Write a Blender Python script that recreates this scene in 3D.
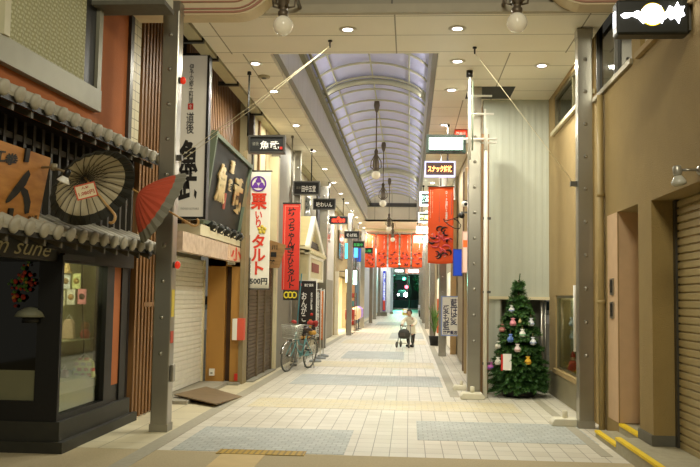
import bpy, bmesh, math, random
from mathutils import Vector, Matrix, Quaternion
random.seed(7)
sc = bpy.context.scene
for o in list(bpy.data.objects): bpy.data.objects.remove(o)
COL = sc.collection
pi = math.pi

# ------------------------------------------------------------------ camera
F = 850.0; CH = 1.6; VPX, VPY, ROLL = 409.0, 297.0, 0.0157
_Y = Vector((VPX-350, 233.5-VPY, -F)).normalized()
_Z = Vector((ROLL, 1.0, ((VPX-350)*ROLL+(233.5-VPY))/F)).normalized()
_X = _Y.cross(_Z)
ROT = Matrix((_X, _Y, _Z))
cd = bpy.data.cameras.new('camera'); cam = bpy.data.objects.new('camera', cd); COL.objects.link(cam)
cd.sensor_width = 36.0; cd.lens = F/700*36.0; cd.clip_end = 400
cam.matrix_world = Matrix.Translation((0, 0, CH)) @ ROT.to_4x4()
sc.camera = cam
cd.dof.use_dof = False

def P(u, v, Y):
    d = ROT @ Vector((u-350, 233.5-v, -F)); t = Y/d.y
    return Vector((d.x*t, Y, CH+d.z*t))
def G(u, v, z=0.0):
    d = ROT @ Vector((u-350, 233.5-v, -F)); t = (z-CH)/d.z
    return Vector((d.x*t, d.y*t, z))
def PX(u, v, X):
    d = ROT @ Vector((u-350, 233.5-v, -F)); t = X/d.x
    return Vector((X, d.y*t, CH+d.z*t))

# ------------------------------------------------------------------ world and exposure
w = bpy.data.worlds.new('night_sky'); sc.world = w; w.use_nodes = True
bg = w.node_tree.nodes['Background']; bg.inputs[0].default_value = (0.60, 0.56, 0.44, 1); bg.inputs[1].default_value = 0.16
vs = sc.view_settings
vs.view_transform = 'Standard'; vs.look = 'None'; vs.gamma = 1.0; vs.use_curve_mapping = False; vs.exposure = 0.40
DOWN_W = 46.0
# unseen fill lamp behind the viewpoint, added to brighten the entrance
sl = bpy.data.lights.new('entrance_fill', 'AREA'); sl.shape = 'DISK'; sl.size = 1.4; sl.energy = 235; sl.color = (1, .94, .74)
so = bpy.data.objects.new('entrance_fill', sl); COL.objects.link(so); so.location = (.6, 1.0, 6.4)
so.rotation_euler = (Vector((-.5, 11, 1.8))-Vector(so.location)).to_track_quat('-Z', 'Y').to_euler()

# ------------------------------------------------------------------ materials
def lin(h):
    h = h.lstrip('#'); r = []
    for i in (0, 2, 4):
        c = int(h[i:i+2], 16)/255
        r.append(c/12.92 if c <= .04045 else ((c+.055)/1.055)**2.4)
    return (*r, 1.0)
_M = {}
def mat(name, col, rough=.6, metal=0., emit=0., ecol=None, var=.12, scale=6., bump=0., bscale=40., alpha=1., trans=0., coat=0.):
    if name in _M: return _M[name]
    m = bpy.data.materials.new(name); m.use_nodes = True; nt = m.node_tree; b = nt.nodes['Principled BSDF']
    c = lin(col) if isinstance(col, str) else col
    b.inputs['Roughness'].default_value = rough; b.inputs['Metallic'].default_value = metal
    tc = nt.nodes.new('ShaderNodeTexCoord')
    if var > 0:
        n = nt.nodes.new('ShaderNodeTexNoise'); n.inputs['Scale'].default_value = scale; n.inputs['Detail'].default_value = 4
        nt.links.new(tc.outputs['Object'], n.inputs['Vector'])
        mx = nt.nodes.new('ShaderNodeMix'); mx.data_type = 'RGBA'
        mx.inputs[6].default_value = (*[x*(1-var) for x in c[:3]], 1); mx.inputs[7].default_value = (*[min(1, x*(1+var)) for x in c[:3]], 1)
        nt.links.new(n.outputs['Fac'], mx.inputs[0]); nt.links.new(mx.outputs[2], b.inputs['Base Color'])
    else:
        b.inputs['Base Color'].default_value = c
    if bump > 0:
        n2 = nt.nodes.new('ShaderNodeTexNoise'); n2.inputs['Scale'].default_value = bscale; n2.inputs['Detail'].default_value = 5
        nt.links.new(tc.outputs['Object'], n2.inputs['Vector'])
        bp = nt.nodes.new('ShaderNodeBump'); bp.inputs['Strength'].default_value = bump; bp.inputs['Distance'].default_value = .02
        nt.links.new(n2.outputs['Fac'], bp.inputs['Height']); nt.links.new(bp.outputs['Normal'], b.inputs['Normal'])
    if emit > 0:
        b.inputs['Emission Color'].default_value = lin(ecol) if ecol else c; b.inputs['Emission Strength'].default_value = emit
    b.inputs['Alpha'].default_value = alpha; b.inputs['Transmission Weight'].default_value = trans; b.inputs['Coat Weight'].default_value = coat
    _M[name] = m; return m
def brickmat(name, c1, c2, mortar, bw, rh, ms, off=0.0, rough=.55, bump=.15, axes='xy', var=.5, patches=None):
    m = bpy.data.materials.new(name); m.use_nodes = True; nt = m.node_tree; b = nt.nodes['Principled BSDF']
    tc = nt.nodes.new('ShaderNodeTexCoord'); vec = tc.outputs['Object']
    if axes != 'xy':
        sp = nt.nodes.new('ShaderNodeSeparateXYZ'); cb = nt.nodes.new('ShaderNodeCombineXYZ')
        nt.links.new(vec, sp.inputs[0])
        for i, a in enumerate(axes): nt.links.new(sp.outputs['xyz'.index(a)], cb.inputs[i])
        vec = cb.outputs[0]
    br = nt.nodes.new('ShaderNodeTexBrick'); br.offset = off; br.offset_frequency = 2; br.squash = 1
    br.inputs['Color1'].default_value = lin(c1); br.inputs['Color2'].default_value = lin(c2); br.inputs['Mortar'].default_value = lin(mortar)
    br.inputs['Scale'].default_value = 1; br.inputs['Mortar Size'].default_value = ms; br.inputs['Brick Width'].default_value = bw
    br.inputs['Row Height'].default_value = rh; br.inputs['Mortar Smooth'].default_value = .1
    nt.links.new(vec, br.inputs['Vector'])
    n = nt.nodes.new('ShaderNodeTexNoise'); n.inputs['Scale'].default_value = 1.3; n.inputs['Detail'].default_value = 6
    nt.links.new(vec, n.inputs['Vector'])
    mx = nt.nodes.new('ShaderNodeMix'); mx.data_type = 'RGBA'; mx.blend_type = 'MULTIPLY'; mx.inputs[0].default_value = var
    rp = nt.nodes.new('ShaderNodeValToRGB'); rp.color_ramp.elements[0].position = .3; rp.color_ramp.elements[0].color = (.72, .70, .66, 1)
    rp.color_ramp.elements[1].position = .65; rp.color_ramp.elements[1].color = (1, 1, 1, 1)
    nt.links.new(n.outputs['Fac'], rp.inputs[0]); nt.links.new(br.outputs['Color'], mx.inputs[6]); nt.links.new(rp.outputs[0], mx.inputs[7])
    nt.links.new(mx.outputs[2], b.inputs['Base Color']); b.inputs['Roughness'].default_value = rough
    bp = nt.nodes.new('ShaderNodeBump'); bp.inputs['Strength'].default_value = bump; bp.inputs['Distance'].default_value = .01; bp.invert = True
    nt.links.new(br.outputs['Fac'], bp.inputs['Height']); nt.links.new(bp.outputs['Normal'], b.inputs['Normal'])
    return m
def woodmat(name, c1, c2, scale=(40, 40, 2), rough=.55):
    m = bpy.data.materials.new(name); m.use_nodes = True; nt = m.node_tree; b = nt.nodes['Principled BSDF']
    tc = nt.nodes.new('ShaderNodeTexCoord'); mp = nt.nodes.new('ShaderNodeMapping'); mp.inputs['Scale'].default_value = scale
    n = nt.nodes.new('ShaderNodeTexNoise'); n.inputs['Scale'].default_value = 1; n.inputs['Detail'].default_value = 5; n.inputs['Distortion'].default_value = .6
    rp = nt.nodes.new('ShaderNodeValToRGB'); rp.color_ramp.elements[0].position = .3; rp.color_ramp.elements[0].color = lin(c1)
    rp.color_ramp.elements[1].position = .7; rp.color_ramp.elements[1].color = lin(c2)
    nt.links.new(tc.outputs['Object'], mp.inputs[0]); nt.links.new(mp.outputs[0], n.inputs['Vector']); nt.links.new(n.outputs['Fac'], rp.inputs[0])
    nt.links.new(rp.outputs[0], b.inputs['Base Color']); b.inputs['Roughness'].default_value = rough
    return m

# ------------------------------------------------------------------ mesh helpers
def wloc(o):
    v = Vector((0, 0, 0))
    while o is not None: v += o.location; o = o.parent
    return v
class MB:
    def __init__(s): s.v = []; s.f = []; s.mi = []; s.sm = []
    def add(s, vs_, fs, mi=0, sm=False):
        k = len(s.v); s.v += [Vector(p) for p in vs_]
        for f in fs: s.f.append([i+k for i in f]); s.mi.append(mi); s.sm.append(sm)
        return s
    def box(s, x0, x1, y0, y1, z0, z1, mi=0):
        return s.add([(x, y, z) for z in (z0, z1) for y in (y0, y1) for x in (x0, x1)],
                     [(0, 2, 3, 1), (4, 5, 7, 6), (0, 1, 5, 4), (2, 6, 7, 3), (0, 4, 6, 2), (1, 3, 7, 5)], mi)
    def obox(s, c, a, b, d, mi=0):
        c, a, b, d = map(Vector, (c, a, b, d))
        return s.add([c+i*a+j*b+k*d for k in (-1, 1) for j in (-1, 1) for i in (-1, 1)],
                     [(0, 2, 3, 1), (4, 5, 7, 6), (0, 1, 5, 4), (2, 6, 7, 3), (0, 4, 6, 2), (1, 3, 7, 5)], mi)
    def tube(s, pts, r, n=8, mi=0, closed=False, cap=True):
        pts = [Vector(p) for p in pts]; L = len(pts)
        rs = r if isinstance(r, (list, tuple)) else [r]*L
        t0 = (pts[1]-pts[0]).normalized(); up = Vector((0, 0, 1)) if abs(t0.z) < .9 else Vector((1, 0, 0))
        nrm = t0.cross(up).normalized(); vv = []; 
        for i, p in enumerate(pts):
            if closed: t = (pts[(i+1) % L]-pts[i-1]).normalized()
            else: t = (pts[min(i+1, L-1)]-pts[max(i-1, 0)]).normalized()
            nrm = (nrm - t*nrm.dot(t)); nrm = nrm.normalized() if nrm.length > 1e-6 else t.orthogonal().normalized()
            bn = t.cross(nrm)
            for k in range(n):
                a = 2*pi*k/n; vv.append(p+(nrm*math.cos(a)+bn*math.sin(a))*rs[i])
        ff = []
        for i in range(L if closed else L-1):
            j = (i+1) % L
            for k in range(n): ff.append((i*n+k, i*n+(k+1) % n, j*n+(k+1) % n, j*n+k))
        if cap and not closed: ff += [tuple(range(n-1, -1, -1)), tuple((L-1)*n+k for k in range(n))]
        return s.add(vv, ff, mi, True)
    def lathe(s, prof, c, n=20, mi=0, ax=(0, 0, 1), sm=True):
        ax = Vector(ax).normalized(); a = ax.orthogonal().normalized(); b = ax.cross(a); c = Vector(c); vv = []
        for r, h in prof:
            for k in range(n):
                t = 2*pi*k/n; vv.append(c+ax*h+(a*math.cos(t)+b*math.sin(t))*max(r, 1e-4))
        ff = [(i*n+k, i*n+(k+1) % n, (i+1)*n+(k+1) % n, (i+1)*n+k) for i in range(len(prof)-1) for k in range(n)]
        ff += [tuple(range(n-1, -1, -1)), tuple((len(prof)-1)*n+k for k in range(n))]
        return s.add(vv, ff, mi, sm)
    def sphere(s, c, r, n=16, mi=0, sz=1.0):
        prof = [(r*math.sin(pi*i/(n//2)), -r*sz*math.cos(pi*i/(n//2))) for i in range(n//2+1)]
        return s.lathe(prof, c, n, mi)
    def prism(s, poly, o, r, u, d, mi=0):
        o, r, u, d = map(Vector, (o, r, u, d)); n = len(poly)
        vv = [o+r*a+u*b for a, b in poly]+[o+r*a+u*b+d for a, b in poly]
        ff = [tuple(range(n)), tuple(range(2*n-1, n-1, -1))]+[(i, i+n, (i+1) % n+n, (i+1) % n) for i in range(n)]
        return s.add(vv, ff, mi)
    def build(s, name, m, parent=None, recalc=True):
        off = wloc(parent) if parent is not None else Vector((0, 0, 0))
        me = bpy.data.meshes.new(name)
        if parent is None:
            xs = [p.x for p in s.v]; ys = [p.y for p in s.v]; zs = [p.z for p in s.v]
            off = Vector(((min(xs)+max(xs))/2, (min(ys)+max(ys))/2, min(zs)))
        me.from_pydata([p-off for p in s.v], [], s.f)
        for k in (m if isinstance(m, (list, tuple)) else [m]): me.materials.append(k)
        me.polygons.foreach_set('material_index', s.mi); me.polygons.foreach_set('use_smooth', s.sm)
        if recalc:
            bm = bmesh.new(); bm.from_mesh(me); bmesh.ops.recalc_face_normals(bm, faces=bm.faces); bm.to_mesh(me); bm.free()
        me.update()
        o = bpy.data.objects.new(name, me); COL.objects.link(o)
        if parent is not None: o.parent = parent
        else: o.location = off
        return o
def tag(o, label, cat, group=None, kind=None):
    o['label'] = label; o['category'] = cat
    if group: o['group'] = group
    if kind: o['kind'] = kind
    return o
def thing(name, label, cat, loc=(0, 0, 0), group=None):
    o = bpy.data.objects.new(name, None); COL.objects.link(o); o.empty_display_size = .1; o.location = loc
    return tag(o, label, cat, group)
def struct(o): o['kind'] = 'structure'; return o
def copy_tree(o, parent=None):
    c = o.copy(); COL.objects.link(c)
    if parent is not None: c.parent = parent
    for ch in list(o.children): copy_tree(ch, c)
    return c
def bev(o, wdt=.01, seg=2):
    md = o.modifiers.new('bevel', 'BEVEL'); md.width = wdt; md.segments = seg; md.limit_method = 'ANGLE'; return o
_T = {}
def tmesh(body, bold):
    k = (body, bold)
    if k not in _T:
        c = bpy.data.curves.new('lettering', 'FONT'); c.body = body; c.align_x = 'CENTER'; c.resolution_u = 2; c.offset = bold; c.space_line = .86
        o = bpy.data.objects.new('lettering', c); COL.objects.link(o)
        dg = bpy.context.evaluated_depsgraph_get(); me = bpy.data.meshes.new_from_object(o.evaluated_get(dg))
        vs_ = [v.co.copy() for v in me.vertices]; fs = [tuple(p.vertices) for p in me.polygons]
        bpy.data.objects.remove(o); bpy.data.meshes.remove(me)
        x0 = min(v.x for v in vs_); x1 = max(v.x for v in vs_); y0 = min(v.y for v in vs_); y1 = max(v.y for v in vs_)
        _T[k] = ([((v.x-(x0+x1)/2)/max(x1-x0, 1e-5), (v.y-(y0+y1)/2)/max(y1-y0, 1e-5)) for v in vs_], fs)
    return _T[k]
def text(body, c, wd, h, m, parent, r=(1, 0, 0), u=(0, 0, 1), vert=False, bold=.01, name='lettering', skew=0.):
    if vert: body = '\n'.join(body)
    vs_, fs = tmesh(body, bold); c, r, u = Vector(c), Vector(r), Vector(u)
    b = MB(); b.add([c+r*((x+skew*y)*wd)+u*(y*h) for x, y in vs_], fs)
    return b.build(name, m, parent, recalc=False)
def glow(name, kind, loc, power, col=(1, .9, .78), size=.15, parent=None, rot=(0, 0, 0), spread=None, radius=.05):
    l = bpy.data.lights.new(name, kind); l.energy = power; l.color = col
    if kind == 'AREA':
        l.shape = 'DISK'; l.size = size
        if spread: l.spread = spread
    elif kind == 'POINT': l.shadow_soft_size = radius
    o = bpy.data.objects.new(name, l); COL.objects.link(o)
    if parent is not None: o.parent = parent; o.location = Vector(loc)-wloc(parent)
    else: o.location = loc
    o.rotation_euler = rot
    return o
ORD = ['first', 'second', 'third', 'fourth', 'fifth', 'sixth', 'seventh', 'eighth', 'ninth', 'tenth', 'eleventh', 'twelfth', 'thirteenth', 'fourteenth', 'fifteenth', 'sixteenth', 'seventeenth', 'eighteenth', 'nineteenth', 'twentieth', 'twenty-first', 'twenty-second', 'twenty-third', 'twenty-fourth']

# shared materials
steel = mat('brushed_steel', '#a09c90', .28, .8, var=.12, scale=3)
steel_d = mat('dark_steel', '#5c5a54', .4, .8)
black = mat('black_paint', '#100f0b', .45)
blackw = mat('black_wood', '#0f0e0a', .5, var=.3, scale=20)
cream = mat('cream_panel', '#d6cba6', .5, var=.05)
white = mat('white_paint', '#e4e1d4', .45, var=.05)
stucco = mat('beige_stucco', '#967f4d', .9, var=.14, scale=3, bump=.6, bscale=90)
stucco2 = mat('tan_stucco', '#a18a5c', .9, var=.10, scale=3, bump=.35, bscale=90)
grey = mat('grey_stone', '#8e8a78', .7, var=.2, scale=12)
greyd = mat('dark_stone', '#5e5b4e', .6, var=.25, scale=10)
red = mat('red_paint', '#c8281a', .45)
redcloth = mat('vermilion_cloth', '#f25c26', .75, var=.06)
ink = mat('black_ink', '#14110c', .6, var=0)
wpaint = mat('white_lettering', '#f1efe6', .5, var=0)
gold = mat('gold_leaf', '#e0c98a', .3, .45)
yellow = mat('yellow_paint', '#efcd12', .55)
glass = mat('clear_glass', '#d8dccb', .03, var=0, trans=1.0, alpha=.35)
concrete = mat('pale_concrete', '#d9d3bb', .8, var=.1)

def panemat(name, tint='#e8ecdf', refl=.12):
    m = bpy.data.materials.new(name); m.use_nodes = True; nt = m.node_tree; nt.nodes.clear()
    out = nt.nodes.new('ShaderNodeOutputMaterial'); mx = nt.nodes.new('ShaderNodeMixShader')
    tr = nt.nodes.new('ShaderNodeBsdfTransparent'); tr.inputs[0].default_value = lin(tint)
    gl = nt.nodes.new('ShaderNodeBsdfGlossy'); gl.inputs['Roughness'].default_value = .04
    lw = nt.nodes.new('ShaderNodeLayerWeight'); lw.inputs[0].default_value = .25
    mp = nt.nodes.new('ShaderNodeMapRange'); mp.inputs[3].default_value = refl*.4; mp.inputs[4].default_value = min(1, refl*4)
    nt.links.new(lw.outputs['Fresnel'], mp.inputs[0]); nt.links.new(mp.outputs[0], mx.inputs[0])
    nt.links.new(tr.outputs[0], mx.inputs[1]); nt.links.new(gl.outputs[0], mx.inputs[2]); nt.links.new(mx.outputs[0], out.inputs[0])
    return m
pane = panemat('window_glass')
pane_dark = panemat('tinted_glass', '#6d7466', .2)

# ================================================================== SETTING
tile = brickmat('floor_tile', '#d6d1c0', '#ccc6b3', '#8c8673', .183, .27, .0045, 0, .5, .1)
paver = brickmat('grey_paver', '#bcc0b9', '#adb2ac', '#9a9c94', .11, .11, .006, .5, .6, .2)
tanp = brickmat('tan_paver', '#d4c79c', '#d4ccb2', '#b3a98b', .183, .09, .006, .5, .55, .1)
asph = mat('brown_asphalt', '#b5a682', .85, var=.22, scale=60, bump=.4, bscale=200)
struct(MB().box(-9, 9, 8.68, 92, -.12, 0).build('floor', tile))
bpy.data.objects['floor'].location = (0, 0, -.12)
me = bpy.data.objects['floor'].data
for v in me.vertices: v.co.y += 50.34
for nm, x0, x1, y0, y1 in (('floor', -2.42, -.64, 8.7, 10.28), ('floor', .11, 2.12, 9.72, 11.2), ('floor', -2.15, .62, 15.4, 17.4),
                          ('floor', -1.75, -.12, 22.0, 25.0), ('floor', -.75, .6, 33.0, 38.5), ('floor', -1.9, -.2, 48, 54)):
    struct(MB().box(x0, x1, y0, y1, -.05, .003).build(nm, paver))
for y0, y1 in ((12.2, 13.3), (19.4, 21.0), (29.0, 31.5)):
    struct(MB().box(-2.3, .6 if y0 > 14 else 1.6, y0, y1, -.05, .0022).build('floor', tanp))
struct(MB().box(-9, 9, -8, 8.68, -.12, .0).build('floor', asph))
tg = brickmat('tactile_yellow', '#d4ac1e', '#cfa51c', '#8f7517', .06, .06, .012, 0, .6, .6)
tag(MB().box(-1.92, -1.03, 8.56, 8.80, .0, .008).build('tactile_strip', tg), 'yellow tactile paving strip at the edge of the grey pavers', 'paving strip')
struct(MB().box(-1.86, -1.42, 5.5, 8.56, -.05, .004).build('floor', mat('tan_inlay', '#cbb27a', .7)))
gut = mat('gutter_stone', '#a39d88', .65, var=.2, scale=20)
struct(MB().box(-2.74, -2.56, 7.2, 85, -.05, .004).build('trim_gutter', gut))
struct(MB().box(.68, .84, 13.95, 60, -.05, .004).build('trim_gutter', gut))
struct(MB().box(1.98, 2.10, 9.0, 13.95, -.05, .0045).build('trim_gutter', gut))
struct(MB().box(-3.6, -2.74, 8.68, 85, -.05, .003).build('floor', brickmat('pale_slab', '#d4cbab', '#cac09e', '#978f78', .45, .6, .005, 0, .6, .1)))
# street beyond the arcade
struct(MB().box(-40, 40, 92, 126, -.12, 0).build('floor', mat('night_asphalt', '#5d665c', .4)))

# ceiling
ceilm = brickmat('ceiling_panel', '#f5efdc', '#f2ead6', '#978e74', 2.4, .78, .010, 0, .45, .2, var=.15)
fasc = brickmat('fascia_panel', '#d2d2d0', '#cfcfcb', '#92928e', .62, 3, .006, 0, .5, .1, axes='yzx', var=.15)
CZ = 5.1
struct(MB().box(-2.85, 2.42, 10.33, 12.05, CZ, CZ+.08).build('ceiling', ceilm))
struct(MB().box(-2.85, -2.06, 12.05, 39.5, CZ, CZ+.08).build('ceiling', ceilm))
struct(MB().box(.39, 2.42, 12.05, 14.97, CZ, CZ+.08).build('ceiling', ceilm))
struct(MB().box(.39, 1.45, 14.97, 39.5, CZ, CZ+.08).build('ceiling', ceilm))
struct(MB().box(-2.85, 1.45, 39.5, 92, CZ, CZ+.08).build('ceiling', ceilm))
for y in (44, 48.5, 56, 64, 72, 80): struct(MB().box(-2.85, 1.45, y, y+.35, CZ-.12, CZ).build('trim_beam', cream))
struct(MB().box(-3.07, -2.88, 10.33, 92, CZ-.02, CZ+.06).build('trim_edge', mat('edge_strip', '#b9b28f', .5)))
for y in (11.3, 12.2, 13.7, 16, 19, 22): struct(MB().box(-3.2, -2.86, y, y+.07, CZ-.05, CZ+.02).build('trim_bracket', black))
struct(MB().box(-2.06, -1.98, 12.05, 39.5, CZ+.08, 5.9).build('trim_fascia', fasc))
struct(MB().box(.31, .39, 12.05, 39.5, CZ+.08, 5.9).build('trim_fascia', fasc))
struct(MB().box(-2.06, .39, 11.97, 12.05, CZ+.08, 6.5).build('trim_fascia', fasc))
struct(MB().box(-2.06, .39, 39.5, 39.6, CZ, 6.5).build('trim_fascia', brickmat('end_panel', '#f4eeda', '#f1ead4', '#b9b198', .8, 2, .012, 0, .5, .2, axes='xzy', var=.1)))
struct(MB().box(-2.06, .39, 39.4, 39.5, 5.78, 5.95).build('trim_bar', steel_d))
struct(MB().box(-1.98, -1.88, 12.05, 39.4, 5.82, 5.92).tube([(-1.84, 12.05, 5.98), (-1.84, 39.4, 5.98)], .03).build('trim_rail', mat('rail_grey', '#8f8c72', .6)))
# glazed barrel vault
vx0, vx1, vz, vr = -2.02, .35, 5.92, .43
def arc(t, k=0.0):
    a = pi*(.12+.76*t); x = (vx0+vx1)/2-(vx1-vx0)/2*math.cos(a)/math.cos(pi*.12); z = vz+vr*(math.sin(a)-math.sin(pi*.12))/(1-math.sin(pi*.12))+k
    return x, z
vm = mat('frosted_vault', '#c3c6ec', .35, var=.18, scale=1.2)
b = MB(); N = 20; ys = [12.05, 39.4]; vv = []
for y in ys:
    for i in range(N+1):
        x, z = arc(i/N, .05); vv.append((x, y, z))
b.add(vv, [(i, i+1, N+1+i+1, N+1+i) for i in range(N)], 0, True)
struct(b.build('ceiling', vm, recalc=False))
ribm = mat('vault_rib', '#c3c1a6', .45, var=.08); ribd = mat('vault_rib_dark', '#3d3c36', .5)
b = MB(); y = 12.6
while y < 39.3:
    big = min(abs(y-18.65), abs(y-31.85)) < .3
    b.tube([(arc(i/14)[0], y, arc(i/14)[1]) for i in range(15)], .024, 6)
    y += 1.1
for t in (.22, .5, .78):
    x, z = arc(t, .02); b.tube([(x, 12.05, z), (x, 39.4, z)], .018, 5)
struct(b.build('trim_rib', ribm))
for yy in (18.3, 31.5):
    b = MB(); b.tube([(arc(i/14)[0], yy, arc(i/14, -.05)[1]) for i in range(15)], .06, 8); struct(b.build('trim_arch', ribm))
    b = MB(); b.tube([(arc(i/14)[0], yy+.16, arc(i/14, -.03)[1]) for i in range(15)], .05, 8); struct(b.build('trim_arch', ribd))

for x, ry in ((-1.80, math.radians(55)), (.20, math.radians(-55))):   # cove lamps on the ledges under the vault
    l = bpy.data.lights.new('cove_lamp', 'AREA'); l.shape = 'RECTANGLE'; l.size = .06; l.size_y = 27; l.energy = 30; l.color = (1, .96, .92)
    o = bpy.data.objects.new('cove_lamp', l); COL.objects.link(o); o.location = (x, 25.7, 5.95); o.rotation_euler = (pi, ry, 0)
# entrance gate fascia and its rounded striped lobes
gp = brickmat('gate_panel', '#9c937c', '#978e77', '#5b5546', 1.45, 2, .012, 0, .5, .15, axes='xzy', var=.15)
struct(MB().box(-3.4, 2.9, 10.33, 10.4, CZ+.085, 6.6).build('trim_gate', gp))
struct(MB().box(-3.0, 2.5, 10.24, 10.33, CZ-.01, CZ+.10).build('trim_gate', mat('gate_edge', '#a99f86', .5)))
pink = mat('pink_moulding', '#ad7a62', .5); crm2 = mat('cream_moulding', '#d9c7a2', .5)
def lobe(x_out, x_mid, x_end, zb, name):
    L = MB(); sgn = 1 if x_end > x_out else -1
    def pts(o):
        r = []
        r.append((x_out, zb+o)); 
        for i in range(13):
            a = pi/2*i/12
            r.append((x_mid+(x_end-x_mid-sgn*o*1.3)*math.sin(a), zb+o+(.62-o*.2)*(1-math.cos(a))))
        return r
    bands = [(-.02, .0, 0), (0, .022, 1), (.022, .045, 0), (.045, .06, 1), (.06, .13, 0), (.13, .145, 1), (.145, .24, 0), (.24, .255, 1), (.255, .34, 0)]
    for a0, a1, m in bands:
        p0, p1 = pts(a0), pts(a1); d = .18+.0*m if m else .15
        for i in range(len(p0)-1):
            q = [p0[i], p0[i+1], p1[i+1], p1[i]]
            L.prism(q, (0, 9.95-(.02 if m else 0), 0), (1, 0, 0), (0, 0, 1), (0, .3, 0), m)
    struct(L.build(name, [crm2, pink]))
lobe(-3.4, -2.15, -1.62, 5.0, 'trim_lobe'); lobe(3.2, 2.05, 1.55, 5.09, 'trim_lobe')

# ---------------------------------------------------------------- wall builder with openings
def wall_x(name, x0, x1, y0, y1, z0, z1, holes, m):
    ycs = sorted({y0, y1, *[h[0] for h in holes], *[h[1] for h in holes]}); zcs = sorted({z0, z1, *[h[2] for h in holes], *[h[3] for h in holes]})
    b = MB()
    for i in range(len(ycs)-1):
        for j in range(len(zcs)-1):
            yc, zc = (ycs[i]+ycs[i+1])/2, (zcs[j]+zcs[j+1])/2
            if any(h[0] < yc < h[1] and h[2] < zc < h[3] for h in holes): continue
            b.box(x0, x1, ycs[i], ycs[i+1], zcs[j], zcs[j+1])
    o = b.build(name, m); return struct(o)
def frame_x(name, x, y0, y1, z0, z1, t, d, fm, gm, inner=True, mull=()):
    f = MB()
    f.box(x, x+d, y0, y1, z0, z0+t).box(x, x+d, y0, y1, z1-t, z1).box(x, x+d, y0, y0+t, z0+t, z1-t).box(x, x+d, y1-t, y1, z0+t, z1-t)
    for y in mull: f.box(x, x+d, y-t/2, y+t/2, z0+t, z1-t)
    o = struct(f.build(name, fm))
    g = MB().box(x+d*.45, x+d*.45+.008, y0+t, y1-t, z0+t, z1-t).build('pane', gm, o)
    g.location = Vector((0, 0, 0)); me = g.data; off = wloc(o)
    return o
def shutter(name, o, r, wd, z0, z1, pitch, m, nrm, parent=None):
    b = MB(); o, r, nrm = Vector(o), Vector(r), Vector(nrm); vv = []; n = int((z1-z0)/pitch); p = (z1-z0)/n
    for i in range(n):
        z = z0+i*p
        for k, (dz, dn) in enumerate(((0, .018), (.7, .018), (.85, 0), (1.0, 0))):
            for a in (0, wd): vv.append(o+r*a+Vector((0, 0, z+dz*p))+nrm*dn)
    b.add(vv, [(2*i, 2*i+1, 2*i+3, 2*i+2) for i in range(len(vv)//2-1)])
    return b.build(name, m, parent, recalc=False)

# ---------------------------------------------------------------- right side near building
wall_x('wall_right', 2.45, 2.74, 3.0, 11.45, 0, 6.6, [(9.3, 10.2, 0, 2.64), (5.0, 8.8, 0, 2.62), (6.3, 9.15, 4.26, 5.6), (9.5, 11.35, 4.28, 5.6)], stucco)
struct(MB().box(2.74, 2.95, 3.0, 11.45, 0, 6.6).build('wall_right', stucco2))
pinkw = mat('pinkish_panel', '#c9a983', .7)
struct(MB().box(2.442, 2.45, 10.2, 10.7, .18, 2.64).build('trim_panel', pinkw))
struct(MB().box(2.46, 2.735, 10.19, 10.2, .18, 2.64).build('trim_jamb', pinkw))
struct(MB().box(2.735, 2.74, 9.3, 10.2, .17, 2.6).build('door_1', mat('brown_door', '#8c6c40', .5)))
t = thing('mail_slot', 'dark upper mail slot in the pinkish wall panel beside the steel column', 'mail slot', (2.44, 10.45, 1.78))
MB().box(2.425, 2.445, 10.36, 10.52, 1.66, 1.86).build('plate', steel, t); MB().box(2.418, 2.427, 10.39, 10.49, 1.69, 1.84).build('slot', black, t)
c = copy_tree(t); c.location.z -= .28; c['label'] = 'dark lower mail slot in the pinkish wall panel beside the steel column'; c['group'] = t['group'] = 'mail slots in the pinkish panel'
o = shutter('door_2', (2.70, 5.0, 0), (0, 1, 0), 3.8, .155, 2.62, .075, mat('roller_shutter', '#a79566', .45, .2), (-1, 0, 0)); struct(o)
struct(MB().box(2.66, 2.72, 8.72, 8.79, .155, 2.62).build('trim_guide', steel_d))
struct(MB().box(2.43, 2.745, 8.795, 9.31, .155, .26).build('baseboard_right', greyd))
stepm = mat('step_concrete', '#a49c80', .8, var=.2, scale=15, bump=.2, bscale=120)
struct(MB().box(2.2, 2.73, 9.3, 10.3, 0, .072).build('floor', stepm))
struct(MB().box(2.2, 2.73, 3.0, 9.3, 0, .152).build('floor', stepm))
struct(MB().box(2.45, 2.73, 9.3, 10.2, .072, .172).build('floor', stepm))
for x0, x1, y0, y1, z, nm, lb in ((2.19, 2.25, 9.36, 10.3, .072, 'low', 'yellow edge strip along the lowest doorway step'), (2.19, 2.25, 3.2, 9.3, .152, 'mid', 'long yellow edge strip along the wide shutter step'),
                              (2.44, 2.51, 9.32, 10.18, .172, 'top', 'short yellow edge strip on the recessed doorway threshold')):
    b = MB().box(x0, x1, y0, y1, z-.022, z+.005)
    if nm == 'low': b.box(x0, x1+.05, 9.31, 9.37, z-.022, z+.006)
    tag(b.build('edge_strip', yellow), lb, 'edge strip', 'yellow step edges')
frame_x('window_1', 2.5, 6.3, 9.15, 4.26, 5.6, .06, .08, mat('alu_frame', '#c9c3ad', .4, .3), pane)
struct(MB().box(2.40, 2.52, 6.2, 9.2, 4.20, 4.26).build('trim_sill', stucco2))
struct(MB().box(2.66, 2.7, 6.3, 9.15, 4.26, 5.6).build('wall_right', mat('blind', '#cfc9a8', .8)))
frame_x('window_2', 2.46, 9.5, 11.35, 4.28, 5.6, .04, .08, steel_d, panemat('mirror_glass', '#3c4038', .24), mull=(10.35,))
struct(MB().box(2.41, 2.47, 9.45, 11.4, 4.22, 4.28).build('trim_sill', mat('bronze_sill', '#8d8263', .4, .3)))
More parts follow.
